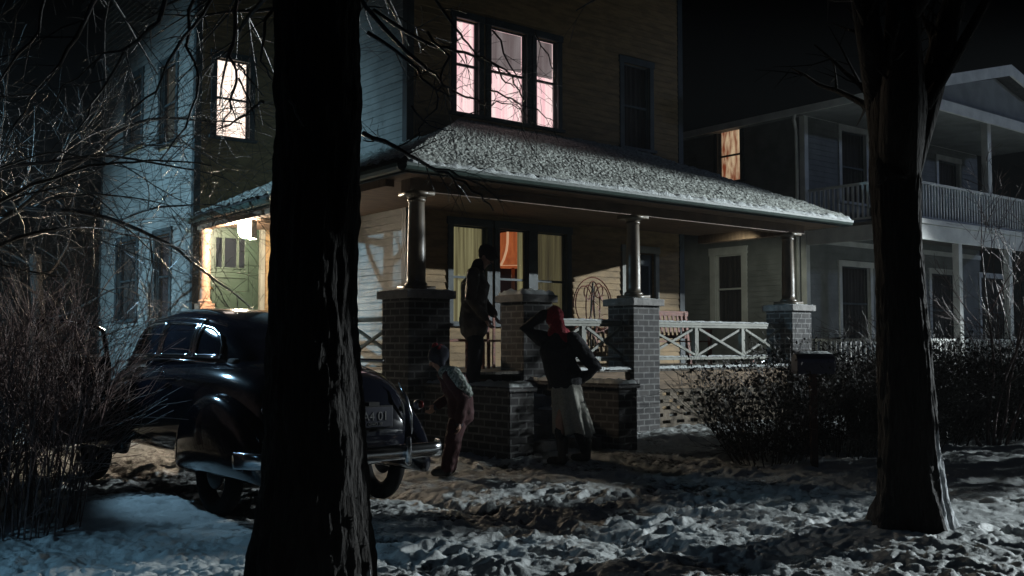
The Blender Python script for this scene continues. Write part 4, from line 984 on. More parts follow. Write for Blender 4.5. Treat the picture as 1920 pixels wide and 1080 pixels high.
# ================================================================== PEOPLE
EYES = {}
def remesh(o, vox=.010, smooth=6):
    r_ = o.modifiers.new('remesh', 'REMESH'); r_.mode = 'VOXEL'; r_.voxel_size = vox; r_.use_smooth_shade = True
    s_ = o.modifiers.new('smooth', 'SMOOTH'); s_.factor = .5; s_.iterations = smooth
def person(px, py, D, label, J, kit, zoff=None, H=1.0):
    base = at(px, py, D); z0 = gz(base.x, base.y) if zoff is None else zoff
    t = thing('person', (base.x, base.y, z0), label, 'person', rz=R(YAW-90))
    kw = dict(world=False)
    V = {k: Vector(v) for k, v in J.items()}
    # body
    b = MB(); s = H
    b.capsule([V['hip']+Vector((0,0,-.05)), V['waist'], V['chest'], V['neck']+Vector((0,0,-.06))], [.125*s,.115*s,.135*s,.085*s], 18)
    b.capsule([V['neck']+Vector((0,0,-.05)), V['head']+Vector((0,0,-.06))], [.055*s,.05*s], 14)
    look = V['look'].normalized(); upv = Vector((0,0,1)); sd = look.cross(upv).normalized(); up2 = sd.cross(look).normalized()
    HM = Matrix((sd, look, up2)).transposed(); h = V['head']
    def hp(a, f_, u): return h+sd*a*s+look*f_*s+up2*u*s
    b.ellipsoid(h+up2*.02, (.074*s,.095*s,.105*s), 22, 14, HM); b.ellipsoid(hp(0,.025,-.05), (.055*s,.062*s,.06*s), 16, 10, HM)   # skull, jaw
    b.capsule([hp(0,.088,.02), hp(0,.112,-.018)], [.010*s,.016*s], 10)    # nose
    b.capsule([hp(-.035,.078,.036), hp(.035,.078,.036)], [.014*s,.014*s], 8) # brow
    b.capsule([hp(-.018,.083,-.05), hp(.018,.083,-.05)], [.010*s,.010*s], 8)
    for q in (-1, 1): b.ellipsoid(hp(q*.076,-.005,.0), (.012*s,.022*s,.034*s), 10, 8, HM)
    for L in ('l', 'r'):
        b.capsule([V['sh'+L], V['el'+L], V['wr'+L]], [.055*s,.042*s,.030*s], 14)
        b.capsule([V['hip']+(V['kn'+L]-V['hip'])*.12, V['kn'+L], V['an'+L]], [.088*s,.058*s,.042*s], 16)
        ft = V['ft'+L].normalized(); b.capsule([V['an'+L]+Vector((0,0,-.035)), V['an'+L]+Vector((0,0,-.045))+ft*.15*s], [.042*s,.035*s], 12)
        # hand: palm, four fingers, thumb
        dh = (V['wr'+L]-V['el'+L]).normalized(); dh = (dh+Vector(J.get('hd'+L, (0,0,0)))).normalized()
        sdh = dh.cross(look).normalized() if dh.cross(look).length > .1 else Vector((0,1,0)); nh = sdh.cross(dh).normalized(); w0 = V['wr'+L]
        for k in range(-1, 2): b.capsule([w0+sdh*k*.016*s, w0+dh*.085*s+sdh*k*.024*s], [.020*s,.016*s], 8)
        for k, ln in enumerate((.068,.078,.072,.056)):
            p0 = w0+dh*.085*s+sdh*(k-1.5)*.021*s; p1 = p0+(dh*.9+nh*.25).normalized()*ln*.5*s; p2 = p1+(dh*.6+nh*.8).normalized()*ln*.55*s
            b.capsule([p0, p1, p2], [.0105*s,.0095*s,.008*s], 8)
        b.capsule([w0+dh*.03*s+sdh*-.03*s, w0+dh*.065*s-sdh*.055*s+nh*.015*s, w0+dh*.095*s-sdh*.05*s+nh*.035*s], [.014*s,.012*s,.0095*s], 8)
    body = b.build('body', M['skin'], t, **kw); remesh(body, .0085, 4)
    e = MB()
    for q in (-1, 1): e.ellipsoid(hp(q*.032,.086,.018), (.013*s,.008*s,.008*s), 12, 8, HM)
    e.build('eyes', M['eye'], body, smooth=True, **kw)
    m_ = MB(); m_.capsule([hp(-.02,.094,-.045), hp(.02,.094,-.045)], [.006*s,.006*s], 8); m_.build('mouth', M['lip'], body, smooth=True, **kw)
    m_ = MB(); m_.ellipsoid(hp(0,-.018,.035), (.083*s,.095*s,.10*s), 20, 12, HM)
    hr = m_.build('hair', M['hair'], t, smooth=True, **kw)
    kit(t, V, hp, HM, s, kw)
    return t
def cloth(t, name, m, fn, kw, vox=.012, sm=8):
    b = MB(); fn(b); o = b.build(name, m, t, **kw); remesh(o, vox, sm)
    tx = bpy.data.textures.get('cloth_folds')
    if tx is None: tx = bpy.data.textures.new('cloth_folds', 'CLOUDS'); tx.noise_scale = .09
    d = o.modifiers.new('folds', 'DISPLACE'); d.texture = tx; d.strength = .028; d.mid_level = .5
    return o

def father_kit(t, V, hp, HM, s, kw):
    def coat(b):
        b.capsule([V['hip']+Vector((.0,0,-.16)), V['hip'], V['waist'], V['chest'], V['neck']+Vector((-.01,0,-.07))], [.185,.175,.165,.185,.10], 22, sx=1.0, sy=1.12)
        b.capsule([V['neck']+Vector((0,0,-.05)), V['neck']+Vector((.01,0,.02))], [.085,.08], 16)
        for L in 'lr': b.capsule([V['sh'+L], V['el'+L], V['wr'+L]+(V['el'+L]-V['wr'+L])*.06], [.088,.070,.056], 16)
    cloth(t, 'coat', M['coat_brown'], coat, kw)
    def tr(b):
        for L in 'lr': b.capsule([V['hip']+(V['kn'+L]-V['hip'])*.1, V['kn'+L], V['an'+L]+Vector((0,0,-.0))], [.115,.085,.075], 16)
    cloth(t, 'trousers', M['trousers'], tr, kw)
    for L in 'lr':
        ft = V['ft'+L].normalized(); b = MB(); b.capsule([V['an'+L]+Vector((0,0,.06)), V['an'+L]+Vector((0,0,-.03))], [.058,.055], 12); b.capsule([V['an'+L]+Vector((0,0,-.035)), V['an'+L]+Vector((0,0,-.045))+ft*.19], [.052,.045], 12)
        o = b.build('boot', M['boot'], t, **kw); remesh(o, .01, 4)
    b = MB(); b.ellipsoid(hp(0,-.01,.085), (.105,.125,.05), 24, 12, HM); b.ellipsoid(hp(0,.115,.062), (.075,.055,.012), 20, 8, HM); b.capsule([hp(0,-.03,.06), hp(0,.03,.06)], [.10,.098], 20)
    o = b.build('cap', M['cap'], t, **kw); remesh(o, .009, 4)
    def sc(b):
        n = V['neck']; b.capsule([n+Vector((0,0,-.02)), n+Vector((.01,0,.045))], [.092,.088], 16)
    cloth(t, 'collar', M['coat_dark'], sc, kw)
JF = dict(hip=(.0,0,.92), waist=(.0,0,1.08), chest=(.02,0,1.30), neck=(.05,0,1.50), head=(.15,-.01,1.645), look=(.86,-.18,-.50),
          shl=(.02,.19,1.42), shr=(.0,-.19,1.42), ell=(.08,.24,1.12), elr=(-.03,-.25,1.10), wrl=(.26,.12,.92), wrr=(.16,-.17,.86),
          knl=(.04,.09,.50), knr=(.02,-.10,.50), anl=(.0,.10,.09), anr=(-.02,-.11,.09), ftl=(1,.1,0), ftr=(1,-.1,0), hdl=(0,0,-.9), hdr=(.2,0,-.8))
pf = person(888, 716, 12.72, 'man in brown coat and flat cap standing at top of the steps looking down', JF, father_kit, zoff=ZFL-.16)

def mother_kit(t, V, hp, HM, s, kw):
    def coat(b):
        b.capsule([V['hip']+Vector((.0,0,.06)), V['waist'], V['chest'], V['neck']+Vector((0,0,-.06))], [.20,.18,.20,.10], 22)
        for L in 'lr': b.capsule([V['sh'+L], V['el'+L], V['wr'+L]+(V['el'+L]-V['wr'+L])*.04], [.095,.080,.062], 16)
    cloth(t, 'coat', M['coat_dark'], coat, kw)
    # flared skirt with folds
    m_ = MB(); n = 64; rings = []
    top = V['hip']+Vector((.0,0,.02)); bot = Vector((.10,.05,.33))
    for i in range(13):
        f_ = i/12; c = top+(bot-top)*f_; rr = []
        for k in range(n):
            a = 2*math.pi*k/n; r_ = (.172+.045*f_**1.2)*(1+.16*f_*math.sin(a*9+.6*math.sin(a*2))+.05*f_*math.sin(a*4+1))
            rr.append((c.x+r_*math.cos(a)*.95, c.y+r_*math.sin(a), c.z+.03*f_*math.sin(a*3)))
        rings.append(rr)
    m_.loft(rings, False); o = m_.build('skirt', M['skirt'], t, smooth=True, **kw)
    so = o.modifiers.new('thick', 'SOLIDIFY'); so.thickness = .01
    for L in 'lr':
        b = MB(); b.capsule([V['kn'+L]+Vector((0,0,-.1)), V['an'+L]], [.062,.05], 14); b.build('stocking', M['trousers'], t, smooth=True, **kw)
        ft = V['ft'+L].normalized(); b = MB(); b.capsule([V['an'+L]+Vector((0,0,.18)), V['an'+L]+Vector((0,0,-.03))], [.065,.055], 12); b.capsule([V['an'+L]+Vector((0,0,-.035)), V['an'+L]+Vector((0,0,-.045))+ft*.16], [.05,.04], 12)
        o = b.build('boot', M['boot'], t, **kw); remesh(o, .01, 4)
    def sc(b):
        b.ellipsoid(hp(0,-.012,.03), (.098,.112,.122), 22, 14, HM); b.capsule([hp(0,-.05,-.05), V['neck']+Vector((.04,-.03,-.02)), V['neck']+Vector((.08,-.08,-.10))], [.085,.07,.035], 14)
        b.capsule([V['neck']+Vector((-.05,0,0)), V['neck']+Vector((.07,0,-.01))], [.07,.07], 12)
    o = cloth(t, 'head_scarf', M['scarf_red'], sc, kw, .010, 5)
    for L in 'lr':
        def gl(b, L=L):
            dh = (V['wr'+L]-V['el'+L]).normalized(); b.capsule([V['wr'+L], V['wr'+L]+dh*.05], [.035,.034], 10)
        cloth(t, 'cuff', M['coat_dark'], gl, kw)
JM = dict(hip=(.0,0,.90), waist=(-.05,.0,1.06), chest=(-.09,0,1.27), neck=(-.08,.0,1.45), head=(-.12,.03,1.60), look=(-.55,.75,-.05),
          shl=(-.24,.06,1.38), shr=(.09,-.04,1.37), ell=(-.44,.04,1.50), elr=(.33,-.05,1.05), wrl=(-.22,.02,1.66), wrr=(.16,.10,.92),
          knl=(-.06,-.05,.48), knr=(.14,.10,.50), anl=(-.03,-.08,.09), anr=(.24,.16,.10), ftl=(-.8,.5,0), ftr=(-.7,.5,0), hdl=(.3,0,0), hdr=(0,0,-.2))
person(1060, 866, 11.15, 'woman in red head scarf and dark coat with one arm raised to her head', JM, mother_kit)

def child_kit(t, V, hp, HM, s, kw):
    def jk(b):
        b.capsule([V['hip']+Vector((0,0,-.04)), V['waist'], V['chest'], V['neck']+Vector((0,0,-.05))], [.14,.135,.145,.09], 20)
        for L in 'lr': b.capsule([V['sh'+L], V['el'+L], V['wr'+L]], [.078,.064,.052], 14)
    cloth(t, 'jacket', M['suit_red'], jk, kw)
    def tr(b):
        for L in 'lr': b.capsule([V['hip']+(V['kn'+L]-V['hip'])*.1, V['kn'+L], V['an'+L]], [.105,.082,.068], 16)
    cloth(t, 'trousers', M['suit_red'], tr, kw)
    for L in 'lr':
        ft = V['ft'+L].normalized(); b = MB(); b.capsule([V['an'+L]+Vector((0,0,.08)), V['an'+L]+Vector((0,0,-.03))], [.062,.055], 12); b.capsule([V['an'+L]+Vector((0,0,-.03)), V['an'+L]+Vector((0,0,-.04))+ft*.13], [.05,.042], 12)
        o = b.build('boot', M['boot'], t, **kw); remesh(o, .01, 4)
        b = MB(); dh = (V['wr'+L]-V['el'+L]).normalized(); b.capsule([V['wr'+L], V['wr'+L]+dh*.03], [.042,.04], 10); b.build('cuff', M['knit_blue'], t, smooth=True, **kw)
    def ht(b): b.ellipsoid(hp(0,-.02,.045), (.098,.112,.105), 22, 14, HM); b.capsule([hp(-.06,-.02,-.03), hp(-.03,0,-.08), hp(.03,0,-.08), hp(.06,-.02,-.03)], [.04,.035,.035,.04], 12)
    o = cloth(t, 'knitted_cap', M['knit_blue'], ht, kw, .010, 4)
    b = MB(); b.ellipsoid(hp(0,-.03,.15), (.035,.035,.035)); b.capsule([hp(-.06,-.05,.10), hp(0,-.08,.11), hp(.06,-.05,.10)], [.025,.03,.025], 10); b.build('cap_band', M['scarf_red'], t, smooth=True, **kw)
    def sh(b): b.capsule([V['neck']+Vector((.0,-.06,-.03)), V['shr']+Vector((.05,-.03,.03)), V['shr']+Vector((.12,-.03,-.08)), V['shr']+Vector((.19,.0,-.17))], [.075,.075,.072,.055], 16)
    cloth(t, 'shawl', M['knit_white'], sh, kw, .010, 5)
JC = dict(hip=(.13,0,.68), waist=(.12,0,.80), chest=(.06,0,.96), neck=(-.03,0,1.09), head=(-.10,-.01,1.20), look=(-.9,-.1,-.45),
          shl=(.02,.14,1.03), shr=(.02,-.14,1.03), ell=(.02,.17,.82), elr=(.16,-.17,.80), wrl=(-.12,.10,.72), wrr=(.13,-.16,.58),
          knl=(.06,.08,.38), knr=(.05,-.08,.38), anl=(.02,.08,.09), anr=(.0,-.08,.09), ftl=(-1,.1,0), ftr=(-1,-.1,0), hdl=(0,0,-.2), hdr=(0,0,-.5))
person(840, 893, 10.45, 'child in dark red snow suit and knitted cap standing behind the car', JC, child_kit, H=.93)

# ================================================================== TREES AND SHRUBS
def trunk_mesh(base, pts, rad, flare=.0, n=64, m=150, snow_top=.9, amp=.05, seed=0, snow=.35, ang=-20):
    """ridged bark trunk along pts"""
    P = np.array([tuple(p) for p in pts], float); t = np.cumsum([0]+[np.linalg.norm(P[i+1]-P[i]) for i in range(len(P)-1)]); T = np.linspace(0, t[-1], m)
    C = np.stack([np.interp(T, t, P[:, i]) for i in range(3)], 1); RR = np.interp(T, t, rad)
    A = np.linspace(0, 2*math.pi, n, endpoint=False); AA, TT = np.meshgrid(A, T)
    r_ = RR[:, None]*np.ones_like(AA)
    buttress = 1+flare*np.exp(-TT/.28)*(.55+.45*np.cos(AA*5+seed))
    r_ = r_*buttress
    ca, sa = np.cos(AA), np.sin(AA)
    ridg = np.abs(fbm(AA*3.5+seed*7+.5*noise2(AA*2, TT*1.5, 4)+.12*np.sin(TT*3), TT*1.25, 5, 90+seed, .62))*.8+.35*np.abs(noise2(AA*9, TT*4.0, 14))
    r_ = r_*(1+amp*(ridg*2-1)+.04*noise2(ca*1.3+5, TT*1.3, seed))
    X = C[:, 0][:, None]+r_*ca; Y = C[:, 1][:, None]+r_*sa; Z = C[:, 2][:, None]+0*AA
    mb = MB(); mb.v = [tuple(v) for v in np.stack([X.ravel(), Y.ravel(), Z.ravel()], 1).tolist()]
    i = np.arange(m-1)[:, None]*n; k = np.arange(n)[None, :]; k2 = (k+1) % n
    mb.f = np.stack([(i+k).ravel(), (i+k2).ravel(), (i+n+k2).ravel(), (i+n+k).ravel()], 1).tolist(); mb.f.append(tuple(range(n))[::-1]); mb.f.append(tuple((m-1)*n+k for k in range(n)))
    d = np.cos(AA-R(ang)); sn = np.clip(snow*np.clip(1-(Z-base[2])/snow_top, 0, 1)**.6*np.clip(d*1.6, 0, 1), 0, 1)-.06
    return mb, sn.ravel()
def add_attr(o, name, vals):
    a = o.data.attributes.new(name, 'FLOAT', 'POINT'); a.data.foreach_set('value', np.asarray(vals, np.float32))
rg = random.Random(3)
def rvec(g): return Vector((g.gauss(0,1), g.gauss(0,1), g.gauss(0,1)))
def grow(mb, p, d, L, r, depth, g, droop=0., spread=.8, kids=5, wig=.16, minr=.0016, nseg=None):
    nseg = nseg or max(3, int(L/.16)); pts = [p.copy()]; rad = [r]; dd = d.normalized(); q = p.copy()
    for i in range(nseg):
        dd = (dd+rvec(g)*wig*.6+Vector((0,0,-droop*(i/nseg)))).normalized(); q = q+dd*(L/nseg); pts.append(q.copy()); rad.append(max(minr, r*(1-.8*(i+1)/nseg)))
    mb.tube(pts, rad, 8 if r > .04 else (5 if r > .012 else 3), cap=r > .012)
    if depth <= 0: return
    for k in range(kids):
        f_ = .22+.75*(k+g.random()*.8)/kids; i = min(nseg-1, int(f_*nseg)); base = pts[i]; t_ = (pts[i+1]-pts[i]).normalized()
        side = rvec(g); side = (side-t_*side.dot(t_)).normalized()
        grow(mb, base, (t_*.75+side*spread).normalized(), L*(.62-.22*f_)*g.uniform(.7,1.15), rad[i]*.62, depth-1, g, droop, spread, kids, wig, minr)
# --- big near tree on the left
def near_tree():
    b = TREE_L; z0 = gz(b.x, b.y); t = thing('tree', (b.x, b.y, z0), 'huge dark tree trunk in the foreground left of centre, in front of the black car', 'tree')
    pts = [(b.x+.0, b.y, z0-.15), (b.x, b.y, z0+.25), (b.x+.0, b.y, z0+.8), (b.x-.02, b.y+.01, 1.6), (b.x+.0, b.y, 2.6), (b.x-.03, b.y+.02, 3.6), (b.x-.05, b.y, 5.2)]
    mb, sn = trunk_mesh((b.x, b.y, z0), pts, [.315,.30,.255,.222,.215,.225,.19], flare=.18, n=110, m=320, seed=1, snow_top=1.6, snow=.42, amp=.07)
    o = mb.build('trunk', M['trunk'], t, smooth=True, fix=False); add_attr(o, 'snow', sn)
    g = random.Random(21); m_ = MB()
    top = Vector((b.x-.05, b.y, 3.5))
    for i, (dx, dy, dz, L, r) in enumerate(((-.9,.1,.7,3.6,.09), (-.5,.9,.5,3.8,.10), (.4,1,.5,3.8,.09), (1,.3,.6,3.8,.10), (.2,-.8,.8,3,.08), (-.6,-.5,.9,3,.08), (0,.2,1,4,.13), (.8,-.5,.7,3,.08), (-.8,.7,.25,3.2,.06), (-1,.4,.3,3.0,.06))):
        grow(m_, top+Vector((0,0,.25*i*.6)), Vector((dx,dy,dz)), L, r, 3, g, droop=.10, kids=5)
    m_.build('crown', M['twig'], t, smooth=True, fix=False)
    # hanging boughs seen against the windows
    m_ = MB(); D = 5.6
    lines = [([(620,-80),(720,55),(785,120),(832,158),(850,176)], D, .016), ([(690,60),(770,118),(800,160),(845,182)], D, .012), ([(800,60),(838,108),(822,160),(815,205),(790,232),(783,262)], D, .009),
             ([(780,-60),(855,50),(880,85),(905,120)], D, .010), ([(700,20),(800,80),(860,97),(905,108),(950,128),(975,170),(985,205)], D+.3, .012), ([(905,108),(930,122),(950,150),(965,165)], D+.3, .008),
             ([(850,176),(905,190),(945,195),(985,205)], D, .006), ([(920,168),(960,185),(1010,210),(1045,232)], D+.4, .006), ([(860,220),(905,205),(880,180)], D, .005),
             ([(680,250),(745,275),(800,310),(855,335),(900,365),(925,395)], D, .014), ([(800,310),(860,330),(905,345),(940,380)], D, .008), ([(740,275),(705,262),(680,262)], D, .008), ([(925,60),(960,120),(985,180)], D+.6,.007), ([(1000,60),(1030,100),(1046,160)], D+.6, .006), ([(770,200),(800,235),(850,245)], D, .007),
             ([(470,-80),(440,20),(438,110),(446,150),(430,190),(415,240)], D-.3, .012), ([(446,150),(466,190),(478,230)], D-.3, .006), ([(446,120),(470,150),(495,180)], D-.3,.007), ([(500,190),(467,205),(430,235),(400,246)], D-.3, .009), ([(560,-60),(500,40),(490,110),(520,160)], D-.3, .012), ([(430,190),(445,225),(470,215)], D-.3,.005),
             ([(545,190),(565,230),(590,248)], D-.6, .007), ([(330,-60),(300,40),(240,90),(190,170),(140,250)], D, .016), ([(430,-70),(380,30),(330,90),(290,170),(235,215)], D, .014), ([(380,-60),(350,60),(372,150),(350,240),(300,300)], D, .012),
             ([(200,-60),(160,40),(110,120),(60,180),(10,260)], D, .016), ([(90,-60),(70,60),(20,120),(-30,220)], D, .012), ([(240,90),(180,110),(120,160),(90,230)], D, .009), ([(1180,-80),(1130,-10),(1080,20)], D+1, .012)]
    for ln, dd, r in lines:
        m_ = MB()
        pts = [at(x, y, dd+g.uniform(-.1,.1)) for x, y in ln]; dense = []
        for p, q in zip(pts, pts[1:]):
            for i in range(3): dense.append(p.lerp(q, i/3)+rvec(g)*.008)
        dense.append(pts[-1]); n_ = len(dense); rad = [max(.0022, r*(1-.75*i/n_)) for i in range(n_)]
        m_.tube(dense, rad, 6)
        for i in range(2, n_-1):
            if g.random() < .62:
                t_ = (dense[i+1]-dense[i]).normalized(); sd = rvec(g); sd = (sd-t_*sd.dot(t_)).normalized()
                grow(m_, dense[i], t_*.7+sd*.8, g.uniform(.14,.42), rad[i]*.55, 1, g, droop=.12, kids=3, minr=.0013)
        m_.build('bough', M['twig'], t, smooth=True, fix=False)
near_tree()
# --- right tree
def right_tree():
    b = TREE_R; z0 = gz(b.x, b.y); t = thing('tree', (b.x, b.y, z0), 'dark forked tree on the right with snow packed against its flared base', 'tree')
    def q(px, py, D=7.2): return tuple(at(px, py, D))
    pts = [q(1712, 1035), q(1712, 985), q(1708, 930), q(1704, 860), q(1700, 760), q(1694, 620), q(1684, 470), q(1679,330), q(1686,200), q(1691,60)]
    k = 7.2/F
    mb, sn = trunk_mesh((b.x, b.y, z0), pts, [72*k,66*k,57*k,54*k,52*k,47*k,43*k,46*k,50*k,30*k], flare=.62, n=110, m=300, seed=4, snow_top=1.0, snow=.85, amp=.06, ang=-30)
    o = mb.build('trunk', M['trunk'], t, smooth=True, fix=False); add_attr(o, 'snow', sn)
    g = random.Random(8); m_ = MB()
    for ln, r in (([(1672,345),(1652,215),(1634,90),(1605,-80),(1560,-240)], .115), ([(1684,330),(1690,190),(1692,60),(1700,-120),(1710,-300)], .158), ([(1690,345),(1732,210),(1764,95),(1795,-20),(1830,-180)], .115), ([(1735,200),(1800,90),(1850,0),(1900,-120)],.045)):
        P = [at(x, y, 7.2+g.uniform(-.2,.2)) for x, y in ln]; n_ = len(P); m_.tube([p for p in P], [r*(1-.5*i/n_) for i in range(n_)], 12)
        for i in range(1, n_):
            for _ in range(2): grow(m_, P[i], rvec(g)*.6+Vector((0,0,1.1)), g.uniform(.7,1.5), r*.3, 2, g, droop=.02, kids=3)
    m_.build('crown', M['trunk'], t, smooth=True, fix=False)
right_tree()
# --- tree left of the driveway whose limbs reach into the frame
def drive_tree(x, y, seed, label, H=1.0, n=9, mt='twig', kids=6):
    z0 = gz(x, y); t = thing('tree', (x, y, z0), label, 'tree'); g = random.Random(seed)
    mb, sn = trunk_mesh((x, y, z0), [(x, y, z0-.1), (x+.05, y, z0+.8), (x+.1, y+.1, z0+1.8*H), (x, y+.1, z0+3.2*H)], [.17,.15,.13,.10], flare=.2, n=40, m=60, seed=seed, snow=.1)
    o = mb.build('trunk', M['trunk'], t, smooth=True, fix=False); add_attr(o, 'snow', sn-.3)
    m_ = MB()
    for i in range(n):
        a = i*2.4+g.random(); z = z0+(1.3+1.9*i/n)*H; el = g.uniform(.15,.9)
        grow(m_, Vector((x+.07, y+.08, z)), Vector((math.cos(a), math.sin(a), el)), g.uniform(2.6,3.9)*H, .030+.022*(seed == 6), 3, g, droop=.07, kids=kids, minr=.0025)
    m_.build('crown', M[mt], t, smooth=True, fix=False)
drive_tree(1.3, 11.6, 5, 'dark leafless tree with tangled icy branches at the far left edge', 1.15, 9)
drive_tree(2.2, 15.6, 6, 'bare tree filling the dark left side beyond the shrub', 1.35, 9)
drive_tree(4.7, 20.4, 9, 'bare tree growing close to the side wall of the yellow house wing', .95, 7, 'bark', 4)
for i, (x, y) in enumerate(((3.2, 30), (-1.5, 27), (6.5, 33))):
    drive_tree(x, y, 40+i, ('bare back yard tree directly behind the wing of the yellow house', 'bare back yard tree furthest left in the dark', 'tallest bare back yard tree in the distance')[i], 2.0, 9, 'far_tree', 4)
# --- shrubs
def stem_shrub(name, x, y, label, H, W, n, mt, seed, group=None, kids=3, upright=.35, leaves=0, r=.009, pal=None):
    z0 = gz(x, y); t = thing(name, (x, y, z0), label, 'shrub', group); g = random.Random(seed); m_ = MB(); tips = []
    for i in range(n):
        a = g.uniform(0, 2*math.pi); rr = g.random()**.5*W*.30; p = Vector((x+rr*math.cos(a), y+rr*math.sin(a), z0-.03))
        d = Vector((math.cos(a)*upright*g.uniform(.2,1.6), math.sin(a)*upright*g.uniform(.2,1.6), 1))
        grow(m_, p, d, H*g.uniform(.65,1.08), r*g.uniform(.6,1.2), 2, g, droop=.02, kids=kids, wig=.10, spread=.55, minr=.0022)
    m_.build('stems', M[mt], t, smooth=True, fix=False)
    if leaves:
        lf = MB()
        for i in range(leaves):
            a = g.uniform(0, 6.283); q = g.random()**.4; ph = g.uniform(.1, 1); p = Vector((x+W*.62*q*math.cos(a)*(.5+.6*ph), y+W*.62*q*math.sin(a)*(.5+.6*ph), z0+H*ph*g.uniform(.75,1.0)))
            u = rvec(g).normalized()*g.uniform(.014,.03); v = rvec(g).normalized()*g.uniform(.012,.022); lf.add([p-u, p+v, p+u, p-v], [(0,1,2,3)])
        lf.build('leaves', M['leaf'], t, fix=False)
    return t
stem_shrub('shrub', 1.80, 8.05, 'purplish leafless shrub with tall upright stems beside the car', 1.75, 1.4, 90, 'twig_pale', 1, kids=4, upright=.2)
stem_shrub('shrub', 1.35, 9.0, 'dense leafless shrub behind the upright stems at the left', 1.8, 1.8, 100, 'twig_pale', 2, kids=4)
stem_shrub('shrub', 1.1, 8.4, 'low tangled shrub at the left edge of the snow', 1.55, 1.6, 50, 'twig_grey', 3, kids=4)
stem_shrub('shrub', 1.5, 10.8, 'leafless shrub furthest back along the driveway', 1.85, 1.7, 50, 'twig_pale', 4, kids=4, upright=.25)
# hedge on the right: separate shrubs; two patterns, copied
hA = stem_shrub('hedge_shrub', 9.5, 7.25, 'hedge shrub nearest the porch steps', 1.25, 1.5, 60, 'twig_grey', 11, 'shrubs of the right hedge', kids=4, leaves=4200, upright=.5)
hB = stem_shrub('hedge_shrub', 10.9, 7.3, 'hedge shrub in front of the last brick pier', 1.45, 1.7, 70, 'twig_grey', 12, 'shrubs of the right hedge', kids=4, leaves=5200, upright=.5)
hl = ['hedge shrub just left of the forked tree trunk', 'hedge shrub directly behind the forked tree trunk', 'hedge shrub just right of the forked tree trunk', 'hedge shrub below the thin bare sapling', 'hedge shrub at the right edge of the photo', 'rear hedge shrub beneath the left balcony', 'rear hedge shrub beneath the porch posts of the grey house', 'hedge shrub out past the right edge']
hs = [(12.1,7.2), (13.3,7.3), (14.6,7.2), (15.9,7.3), (17.2,7.2), (14.0,8.6), (16.6,8.7), (18.6,7.3)]
for i, (x, y) in enumerate(hs): dup(hA if i % 2 else hB, (x, y, gz(x, y)), rz=i*1.3, label=hl[i], scale=(1.0, 1.0, 1.0+.06*((i*7) % 3)))
# stray twiggy bush by the lattice
stem_shrub('shrub', 10.6, 8.4, 'thin arching bush in front of the pierced brick skirt', 1.15, 1.2, 24, 'twig_grey', 15, kids=4, upright=.6)
# sapling by the neighbour's porch
def sapling():
    p = at(1858, 700, 13.6); x, y = p.x, p.y; z0 = gz(x, y); t = thing('sapling', (x, y, z0), 'thin pale bare sapling in front of the grey house balcony', 'tree'); g = random.Random(4); m_ = MB()
    for (dx, L) in ((-.10, 3.3), (.02, 3.5), (.14, 3.2), (-.3, 2.3), (.34, 2.3)):
        d = RT*dx+FW*g.uniform(-.1,.1)+Vector((0,0,1)); grow(m_, Vector((x, y, z0-.05))+RT*dx*.5, d, L, .026, 3, g, droop=-.01, kids=5, wig=.10, spread=.5, minr=.003)
    m_.build('stems', M['twig_pale'], t, smooth=True, fix=False)
sapling()
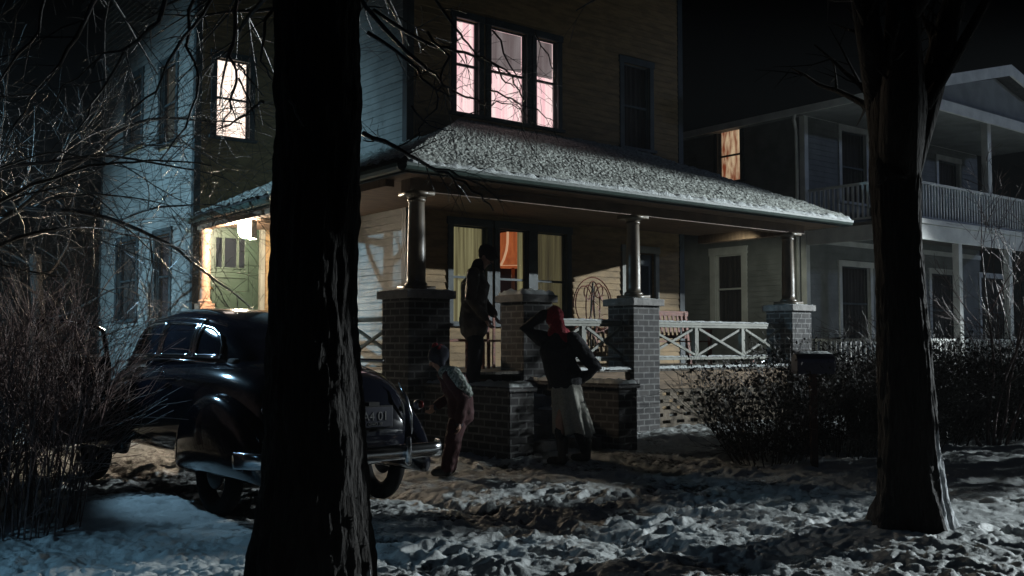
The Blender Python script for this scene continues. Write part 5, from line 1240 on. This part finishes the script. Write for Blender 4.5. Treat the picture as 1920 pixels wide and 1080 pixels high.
# evergreen added out of frame to block the key light from lawn and steps
def evergreen(x, y, H, W, label, seed):
    z0 = gz(x, y); t = thing('shade_evergreen', (x, y, z0), label, 'tree'); g = random.Random(seed)
    MB().tube([(x, y, z0-.1), (x, y, z0+H*.5), (x, y, z0+H*.95)], [.14, .09, .02], 10).build('trunk', M['bark'], t)
    m_ = MB()
    for i in range(15000):
        h = g.random(); a = g.uniform(0, 6.283); rr = W/2*min(1, (1.02-h)*9)**.6*(.35+.65*g.random()**.5)*(.9+.15*math.sin(a*5+h*9))
        p = Vector((x+rr*math.cos(a), y+rr*math.sin(a), z0+.15+h*(H-.15))); u = Vector((math.cos(a), math.sin(a), .5))*g.uniform(.05,.12); v = rvec(g).normalized()*g.uniform(.03,.07)
        w_ = (p.x-x)*.34+(p.y-y)*.94
        if 3.85 < p.z-.245*((p.x-x)*.945-(p.y-y)*.327) < (5.3 if w_ < -.35 else 4.7) and -1.15 < w_ < .45: continue      # opening cut so key light reaches the woman, child and car
        m_.add([p-u, p+v, p+u, p-v], [(0,1,2,3)])
    m_.build('crown', M['leaf'], t, fix=False)
evergreen(20.8, 3.72, 5.6, 3.6, 'unseen evergreen added beyond the right edge to shade the lawn and steps', 6)
# --- mailbox on a post
def mailbox():
    b = at(1527, 880, 10.9); x, y = b.x, b.y; z0 = gz(x, y); t = thing('mailbox', (x, y, z0), 'dark mailbox on a thin wooden post standing in the hedge', 'mailbox', rz=R(YAW-90)); kw = dict(world=False)
    m_ = MB(); m_.box(-.035,.035,-.035,.035,-.1,.98); m_.build('post', mat('dark_post', (.05,.02,.015), .8), t, **kw)
    rr = []
    for yy in (-.2, .2): rr.append([( -.20 if False else xx, yy, zz) for xx, zz in [(-.12,.98),(.12,.98),(.12,1.1)]+[(.12*math.cos(a), 1.1+.10*math.sin(a)) for a in [math.pi*k/8 for k in range(1, 8)]]+[(-.12,1.1)]])
    m_ = MB(); m_.loft([[(p[1]*1.0, p[0], p[2]) for p in r_] for r_ in rr]); bx = m_.build('box', M['purple_metal'], t, bevel=.004, **kw)
    m_ = MB(); m_.box(.205,.212,-.11,.11,.99,1.18); m_.build('lid', M['purple_metal'], bx, **kw)
    s_ = MB(); cap_snow(s_, -.2, .2, -.07, .07, 1.205, .018); s_.build('snow', M['snow_clean'], t, smooth=True, fix=False, **kw)
mailbox()

# ================================================================== NIGHT AIR
if HAZE:
    mb = MB(); mb.box(-60, 90, -45, 110, -1.6, 26); hz = mb.build('haze', M['ground'])
    hm = bpy.data.materials.new('night_air'); hm.use_nodes = True; n = hm.node_tree; n.nodes.remove(n.nodes['Principled BSDF'])
    pv = n.nodes.new('ShaderNodeVolumePrincipled'); pv.inputs['Density'].default_value = HAZE; pv.inputs['Color'].default_value = (.8,.86,.9,1); pv.inputs['Anisotropy'].default_value = 0
    n.links.new(pv.outputs[0], n.nodes['Material Output'].inputs['Volume']); hz.data.materials.clear(); hz.data.materials.append(hm); tag(hz, kind='stuff')
